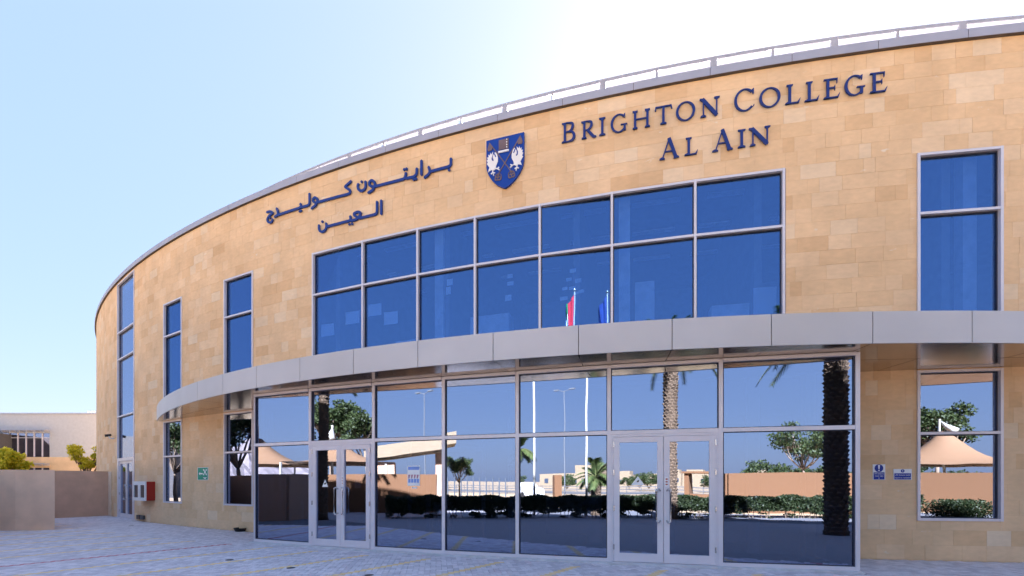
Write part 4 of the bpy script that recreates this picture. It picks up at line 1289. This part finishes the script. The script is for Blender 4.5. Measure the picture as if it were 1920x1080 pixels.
def make_palm(loc, th, r, label, crown=2.2, nf=26, group='date palms', dry=True, stubs=True, lean=(0, 0), fan=False):
    t = thing('palm_tree', loc, label, 'palm tree', group)
    x, y, z = loc; tb = MB(); n = int(th / .35) + 2
    ax = lambda q: (x + lean[0] * q * q, y + lean[1] * q * q)
    tb.tube([(ax(i / n)[0], ax(i / n)[1], z - .03 + th * i / n) for i in range(n + 1)], [r * (1.12 if i == 0 else .88) for i in range(n + 1)], 12)
    tb.build('trunk', M['bark'], t, smooth=True)
    sb = MB(); rows = int(th / .125)
    for i in range(rows):
        for k in range(9):
            a = 2 * math.pi * (k + .5 * (i % 2)) / 9 + i * .13; zc_ = z + th * i / rows; w = r * .34; o = r * random.uniform(.98, 1.16)
            c = ax(i / rows)
            d = (cos(a), sin(a)); e_ = (-sin(a), cos(a)); pr = []
            for (u, rad_, dz) in ((-w, r * .85, -.02), (w, r * .85, -.02), (w * .7, o, .09), (-w * .7, o, .09), (0, r * .82, .17)):
                pr.append((c[0] + d[0] * rad_ + e_[0] * u, c[1] + d[1] * rad_ + e_[1] * u, zc_ + dz))
            b = len(sb.v); sb.v += pr; sb.cur = .5
            sb.add([(b, b + 1, b + 2, b + 3), (b + 3, b + 2, b + 4), (b, b + 3, b + 4), (b + 1, b + 4, b + 2)])
    tag(sb.build('leaf_stubs', M['bark'], t), kind='stuff')
    c = ax(1)
    metas = []
    for dr, up in ((.55, .75), (.75, .45), (.62, .1)):
        m_ = frond_mesh(crown, dr, up=up).build('frond', M['frond'], t, center=False); metas.append(m_.data); bpy.data.objects.remove(m_)
    for i in range(nf):
        o = bpy.data.objects.new('frond', metas[i % 3]); COL.objects.link(o); o.parent = t
        o.location = Vector((c[0], c[1], z + th)) - WLOC[t.name]
        o.rotation_euler = (random.uniform(-.2, .2), random.uniform(-.45, .25) - (.5 if i % 3 == 0 else 0), 2.4 * i)
    return t
make_palm((6.76, 1.41, 0), 6.0, .31, 'stout date palm nearest the glass, its dark trunk reflected at right', 2.6, 30)
make_palm((.69, -3.26, 0), 7.6, .29, 'sunlit date palm reflected in the right pair of doors', 2.6, 30)
make_palm((-12.6, 7.52, 0), 5.9, .20, 'tall dark date palm reflected in the left pair of doors', 1.5, 24)
make_palm((-3.66, -3.4, 0), 1.75, .24, 'young bushy palm behind the hedge between the flagpoles and doors', 1.15, 22)
make_palm((-6.5, -.9, 0), 3.0, .10, 'slender leaning palm behind the hedge', 1.0, 14, lean=(.25, .2))

# hedge
HC = [(-10.95, 4.95), (-9.3, 3.45), (-8.25, 2.6), (-6.44, 1.25), (-5.14, .32), (-2.49, -1.4), (-.9, -2.25), (.9, -3.15), (2.4, -3.85), (4.4, -4.6), (6.6, -5.5), (8.6, -6.25), (11.5, -7.0), (16, -7.6)]
hb = MB(); hedge = thing('hedge', (0, -2.8, 0), 'clipped dark green hedge in front of the flagpoles and walls', 'hedge')
segs = []
for p, q in zip(HC, HC[1:]): segs.append((p, q, math.hypot(q[0] - p[0], q[1] - p[1])))
tot = sum(s[2] for s in segs)
for p, q, L in segs:
    for _ in range(int(3000 * L)):
        t = random.random(); c = lerp2(p, q, t); nx, ny = (q[1] - p[1]) / L, -(q[0] - p[0]) / L
        if ny > 0: nx, ny = -nx, -ny
        d = random.random() * .75; zz_ = random.random() ** .8 * (.93 + .04 * math.sin(c[0] * 5) + .03 * math.sin(c[1] * 9))
        # sparse near the foot, where the light shows through
        if zz_ < .30 and (mnoise.noise(Vector((c[0] * 2.2, c[1] * 2.2, zz_ * 6))) > -.05): continue
        leafq(hb, (c[0] + nx * d, c[1] + ny * d, zz_), .062 * random.uniform(.7, 1.3), elong=1.6)
hb.build('leaves', M['hedge'], hedge)
core = MB()  # solid boxes added inside the leaves to block light through the hedge
for p, q, L in segs:
    nx, ny = (q[1] - p[1]) / L, -(q[0] - p[0]) / L
    if ny > 0: nx, ny = -nx, -ny
    n_ = max(1, int(L / .35))
    for k in range(n_):
        a, b = lerp2(p, q, k / n_), lerp2(p, q, (k + 1) / n_); zb = random.uniform(.38, .56)
        core.plan([(a[0] + nx * .16, a[1] + ny * .16), (b[0] + nx * .16, b[1] + ny * .16), (b[0] + nx * .6, b[1] + ny * .6), (a[0] + nx * .6, a[1] + ny * .6)], zb, random.uniform(.78, .86))
core.cur = .1
core.build('light_block_core', M['hedge'], hedge)
bush = thing('shrub', (15.5, -4.0, 0), 'low rounded shrub in front of the long tan wall', 'shrub')
bb2 = MB()
for _ in range(5200):
    t = random.random(); u = rnd_unit() * (random.random() ** .25)
    c = lerp2((14.6, -3.7), (16.5, -4.3), t)
    leafq(bb2, (c[0] + u.x * .6, c[1] + u.y * .5, max(.02, .38 + u.z * .42)), .055, elong=1.6)
bb2.build('leaves', M['hedge'], bush)
tw = MB()
for p, q, L in segs:
    for _ in range(int(5 * L)):
        c = lerp2(p, q, random.random()); nx, ny = (q[1] - p[1]) / L, -(q[0] - p[0]) / L
        if ny > 0: nx, ny = -nx, -ny
        c = (c[0] + nx * .35, c[1] + ny * .35)
        limb(tw, (c[0], c[1], -.03), (c[0] + random.uniform(-.3, .3), c[1] + random.uniform(-.3, .3), .85), .015, .006, .1, 3)
tw.build('stems', M['wood'], hedge)

# flagpoles and flags
def flagpole(x, y, lab):
    mb = MB(); mb.tube([(x, y, -.02), (x, y, 3), (x, y, 7), (x, y, 11.1)], [.055, .05, .04, .028], 12)
    t = thing('flagpole', (x, y, 0), lab, 'flagpole', 'white flagpoles at the hedge')
    mb.build('pole', M['mast'], t, smooth=True)
    mb = MB(); lathe(mb, (x, y, 11.1), [(.0, 0), (.06, .02), (.08, .08), (.06, .14), (0, .16)], 12); mb.build('finial', M['steel'], t, smooth=True)
    mb = MB(); lathe(mb, (x, y, -.01), [(.16, 0), (.16, .03), (.09, .05), (.07, .12)], 16); mb.build('base_plate', M['coping'], t)
def flag(x, y, cols, lab, w=.9, h=1.7, zt_=10.95):
    t = thing('flag', (x, y, zt_ - h), lab, 'flag')
    n = 14
    def pt(u, v):
        fold = .16 * sin(u * 11 + v * 2) * u
        return (x - .05 - w * .55 * u * (1 - .35 * v), y + fold, zt_ - v * h - u * .75 * h * .5)
    for k, (m_, u0, u1, v0, v1) in enumerate(cols):
        mb = MB()
        for i in range(n):
            a, b = u0 + (u1 - u0) * i / n, u0 + (u1 - u0) * (i + 1) / n
            q = [pt(a, v0), pt(b, v0), pt(b, v1), pt(a, v1)]
            mb.quadbox([(p[0], p[1] + .006, p[2]) for p in q], q)
        mb.build('stripe', M[m_], t)
flagpole(-5.13, -.09, 'bare white flagpole farthest from the right doors')
flagpole(-3.22, -1.31, 'white flagpole carrying the red green white and black flag')
flagpole(-1.85, -2.3, 'white flagpole carrying the navy flag')
flag(-3.22, -1.31, [('flag_red', 0, .62, 0, 1), ('flag_green', .62, 1, 0, .33), ('flag_white', .62, 1, .33, .66), ('flag_black', .62, 1, .66, 1)], 'hanging red green white and black striped flag')
flag(-1.85, -2.3, [('flag_navy', 0, 1, 0, 1)], 'plain navy flag hanging on the flagpole nearest the palm')

# boundary walls seen in the reflections
wall_run([(3.6, -9.4), (3.9, -8.6), (10, -10.2), (19, -7.6), (30, -2.5)], 1.98, .25, M['render'], 'long tan rendered wall behind the hedge at right')
wall_run([(-22, 7.4), (-16.2, 4.6), (-12.2, 1.0)], 1.92, .25, M['render'], 'tan rendered wall behind the hedge at left')
wall_run([(-21.0, 15.3), (-16.8, 13.4), (-13.5, 9.3), (-14.6, 7.6)], 1.85, .25, M['render_dark'], 'brown shaded wall beside the plaza at far left')
# shade tents
def tent(x, y, pk, lab, half=4.2, ev=2.7, rot=.4):
    t = thing('shade_tent', (x, y, 0), lab, 'tent', 'sand coloured shade tents over the car park')
    mb = MB(); nr, na = 9, 32
    rings = []
    for i in range(nr + 1):
        u = i / nr; ring = []
        for k in range(na):
            a = 2 * math.pi * k / na
            sq = 1 / max(abs(cos(a)), abs(sin(a))); rr = .25 + (half - .25) * u * ((1 - u) + u * (sq * .95 + .05 - .16 * abs(sin(2 * a)) * 0)) 
            zz_ = ev + (pk - ev) * (1 - u) ** 2.1 - (.25 * u * abs(cos(2 * a)) * 0)
            ca, sa = cos(a + rot), sin(a + rot); ring.append((x + rr * ca, y + rr * sa, zz_ - .12 * u * (sq - 1)))
        rings.append(ring)
    b = len(mb.v)
    for r_ in rings: mb.v += r_
    fs = []
    for i in range(nr):
        for k in range(na): fs.append((b + i * na + k, b + i * na + (k + 1) % na, b + (i + 1) * na + (k + 1) % na, b + (i + 1) * na + k))
    mb.add(fs); mb.build('canopy_sheet', M['tent'], t, smooth=True)
    mb = MB(); mb.tube([(x, y, 0), (x, y, pk + .9)], [.12, .07], 10); mb.build('mast', M['mast'], t)
    mb = MB(); mb.tube([(x, y, pk + .8), (x + .3, y + .2, pk + .35), (x + .7, y + .5, pk - .1)], [.02, .16, .3], 8); mb.build('peak_cowl', M['mast'], t, smooth=True)
    for k in range(4):
        a = rot + math.pi / 4 + k * math.pi / 2; px_, py_ = x + half * 1.35 * cos(a), y + half * 1.35 * sin(a)
        mb = MB(); mb.tube([(px_, py_, 0), (px_, py_, ev - .1)], .07, 8); mb.build('post', M['mast'], t)
tent(-31.5, 5.8, 4.7, 'sand coloured peaked shade tent reflected in the first pane')
tent(-23.3, 2.0, 4.3, 'sand coloured peaked shade tent reflected above the left doors')
tent(23.4, -21.5, 5.2, 'sand coloured peaked shade tent reflected in the right window', half=4.6)
# grandstand canopy
t = thing('grandstand_roof', (-22, -5.5, 0), 'low curved roof on stout piers beyond the tan wall', 'shelter')
mb = MB(); ps = [(-25.5, -1.5), (-21.0, -6.2), (-18.6, -8.6)]
for (p, q, za, zb_) in ((ps[0], ps[1], 2.9, 3.8), (ps[1], ps[2], 3.8, 4.4)):
    b = len(mb.v); n_ = (-.7, -.7)
    lo = [(p[0], p[1], za), (q[0], q[1], zb_), (q[0] + n_[0] * 4, q[1] + n_[1] * 4, zb_), (p[0] + n_[0] * 4, p[1] + n_[1] * 4, za)]
    mb.quadbox(lo, [(v[0], v[1], v[2] + .9) for v in lo])
mb.build('roof_slab', M['cream'], t)
mb = MB(); mb.box((-24.6, -4.6, 0), (1.6, 1.6, 3.0), .7); mb.build('pier', M['render_dark'], t); mb = MB(); mb.box((-21.8, -7.8, 0), (.9, .9, 3.7), .7); mb.build('pier', M['render_dark'], t)
# gate and piers
t = thing('metal_gate', (-14.5, -5, 0), 'grey steel bar gate between tan piers', 'gate')
g0, g1 = Vector((-14.9, -3.9, 0)), Vector((-12.2, -6.2, 0))
for i in range(10):
    p = g0.lerp(g1, i / 9); mb = MB(); mb.box((p.x, p.y, .05), (.05, .05, 1.75)); mb.build('bar', M['fence'], t)
for p in (Vector((-11.4, -6.9, 0)), Vector((-8.6, -9.0, 0))):
    mb = MB(); mb.box((p.x, p.y, -.03), (.45, .45, 2.0), .8); tag(mb.build('gate_pier', M['render']), 'square tan gate pier beside the steel gate' if p.x < -10 else 'square tan gate pier beyond the flagpoles', 'pier')
# guard hut seen past the palm
t = thing('guard_hut', (.4, -16.2, 0), 'small tan guard hut with window openings', 'hut')
mb = MB(); mb.box((-.5, -16.2, -.03), (.3, 1.6, 2.1)); mb.box((1.4, -16.2, -.03), (.3, 1.6, 2.1)); mb.box((.45, -15.6, -.03), (1.55, .25, .8)); mb.build('wall', M['render'], t)
mb = MB(); mb.box((.45, -16.2, 2.07), (2.5, 2.0, .14)); mb.build('roof', M['render'], t)

# trees behind
proto = make_tree((-20.9, 14.4, 0), 5.6, 1.9, 'leafy tree standing beyond the brown shaded wall', M['leaf'], group='trees round the car park', leaves=6000)
for x, y, sc_, lab in ((-36.0, -3.9, 1.5, 'leafy tree rising behind the tents and the tall dark palm'), (-33.4, -6.3, 1.3, 'leafy tree between the tents and the curved roof'), (-32.2, 21.0, .95, 'bushy tree behind the left wall'),
                       (-22.9, -13.6, .62, 'small round tree beyond the steel gate'), (31, -20, 1.35, 'broad tree behind the tent at right'), (25.5, -27, 1.3, 'broad tree beyond the right hand tent'), (33, -9, .8, 'leafy tree at the far end of the long tan wall')):
    c = copy_tree(proto, (x, y, -1.05 if sc_ < .4 else 0), random.random() * 6, sc_); c['label'] = lab
make_tree((9.3, -24.5, 0), 5.4, 2.6, 'flat topped acacia tree beyond the long tan wall', M['leaf'], trunk_h=.45, flat=.4, leaves=4200, nb=12, tr=.10)
proto_b = make_tree((8.2, -60, 0), 4.0, 2.8, 'dark bushy tree in the far line beyond the wall', M['leaf'], group='far line of bushes', trunk_h=.15, leaves=2200, ls=.22, nb=9)
for i in range(22):
    c = copy_tree(proto_b, (-42 + i * 5.2 + random.uniform(-2, 2), -62 + random.uniform(-12, 6) + (i > 9) * 6, 0), random.random() * 6, random.uniform(.5, .95))
    c['label'] = 'dark bushy tree in the far line beyond the wall'
# lamp posts
def lamp(x, y, h, lab):
    t = thing('street_lamp', (x, y, 0), lab, 'street lamp', 'tall double armed street lamps')
    mb = MB(); mb.tube([(x, y, 0), (x, y, h)], [.08, .045], 8); mb.build('pole', M['lamp_grey'], t)
    for s in (-1, 1):
        mb = MB(); mb.tube([(x, y, h - .1), (x + s * .9, y, h + .15)], .04, 6); mb.build('arm', M['lamp_grey'], t)
        mb = MB(); mb.box((x + s * 1.1, y, h + .08), (.7, .3, .14)); mb.build('lamp_head', M['lamp_grey'], t)
lamp(-20.5, -34, 12.5, 'double armed street lamp beyond the flagpoles'); lamp(-36, -18, 11.5, 'double armed street lamp beyond the curved roof'); lamp(42, -46, 14, 'double armed street lamp behind the broad trees')
# road, low fence, desert town
mb = MB(); mb.face([(-300, -46, -.018), (300, -46, -.018), (300, -38, -.018), (-300, -38, -.018)]); tag(mb.build('road', M['asphalt'], center=False), kind='structure')
mb = MB(); mb.face([(-60, -7.5, -.02), (60, -7.5, -.02), (60, -30, -.02), (-60, -30, -.02)]); mb.f[0] = mb.f[0][::-1]; tag(mb.build('forecourt', M['forecourt'], center=False), kind='structure')
f = thing('road_fence', (0, -32, 0), 'long low dark fence along the road', 'fence')
for i in range(-60, 60):
    mb = MB(); mb.box((i * 1.5, -32, -.03), (.06, .06, 1.1)); mb.build('post', M['asphalt'], f)
for z_ in (.35, .65, .95):
    mb = MB(); mb.box((0, -32, z_), (180, .04, .08)); mb.build('fence_rail', M['asphalt'], f)
hv = []
random.seed(5)
for i in range(16):
    x = -75 + i * 8 + random.uniform(-2, 2); y = -150 - random.uniform(0, 40); w, d, h = random.uniform(7, 11), 8, random.uniform(3.2, 5.5)
    t = thing('villa', (x, y, 0), 'distant cream villa in the desert settlement', 'house', 'distant cream villas')
    mb = MB(); mb.box((x, y, -.03), (w, d, h * .8)); mb.build('wall', M['cream'], t)
    mb = MB(); mb.box((x + 1, y, h * .8 - .05), (w * .5, d * .6, 1.5)); mb.build('roof_room', M['cream'], t)
    for k in range(3):
        mb = MB(); mb.box((x - w / 3 + k * w / 3, y + d / 2, 1.2), (1.0, .1, 1.3)); mb.build('window', M['dark_window'], t)
t = thing('villa', (-33, -90, 0), 'larger cream block building beyond the flagpoles', 'house')
mb = MB(); mb.box((-44, -90, -.03), (18, 9, 3.6)); mb.box((-41, -90, 3.5), (6, 6, 2.0)); mb.build('wall', M['cream'], t)
for k in range(6):
    mb = MB(); mb.box((-51 + k * 2.5, -85.45, 1.2), (1.1, .12, 1.2)); mb.build('window', M['dark_window'], t)
# car
def car(x, y, rot, lab):
    t = thing('parked_car', (x, y, 0), lab, 'car')
    cr_, sr_ = cos(rot), sin(rot)
    W3 = lambda u, v, z: (x + u * cr_ - v * sr_, y + u * sr_ + v * cr_, z)
    prof = [(-2.2, .35), (-2.25, .8), (-1.9, .98), (-1.35, 1.02), (-.75, 1.45), (.55, 1.48), (1.15, 1.05), (2.0, .92), (2.25, .7), (2.25, .35)]
    mb = MB(); mb.quadbox([W3(u, -.85, z) for u, z in prof], [W3(u, .85, z) for u, z in prof]); mb.build('body', M['car_paint'], t)
    for s in (-1, 1):
        gl = [(-1.2, 1.04), (-.72, 1.40), (.5, 1.42), (1.0, 1.06)]
        mb = MB(); mb.quadbox([W3(u, s * .852, z) for u, z in gl], [W3(u, s * .86, z) for u, z in gl]); mb.build('side_window', M['dark_window'], t)
        for u in (-1.4, 1.4):
            mb = MB(); mb.tube([W3(u, s * .72, .32), W3(u, s * .88, .32)], .32, 16); mb.build('wheel', M['black'], t)
car(-17.5, -19.5, .5, 'white saloon car parked beyond the gate pier'); car(24, -18, .3, 'white car parked under the right hand tent'); car(27.5, -19.5, .3, 'white car parked beside another under the tent'); car(-27, 3.2, 1.2, 'white car parked under the tents')
# far building and mountains
t = thing('low_block', (-52, 42, 0), 'grey flat roofed block reflected in the tall stair window', 'building')
mb = MB(); mb.box((-54, 36, -.03), (14, 24, 6)); mb.build('wall', M['grey_wall'], t)
mb = MB(); nx_, ny_ = 120, 10
mx0, my0 = Vector((-1900, -900, 0)), Vector((-1900, 1700, 0))
for j in range(ny_ + 1):
    for i in range(nx_ + 1):
        u = i / nx_; v = j / ny_; p = mx0.lerp(my0, u) + Vector((-v * 700, 0, 0))
        hgt = (mnoise.fractal(Vector((u * 16, v * 2.2, 3.1)), 1.0, 2.0, 6) * .5 + .55) * 290 * math.sin(min(1, v * 1.25) * math.pi / 2) * (math.sin(u * math.pi) ** .4)
        mb.v.append((p.x, p.y, max(-5, hgt)))
fs = []
for j in range(ny_):
    for i in range(nx_):
        a = j * (nx_ + 1) + i; fs.append((a, a + 1, a + nx_ + 2, a + nx_ + 1))
mb.add(fs); tag(mb.build('mountains', M['rock'], center=False), kind='structure')
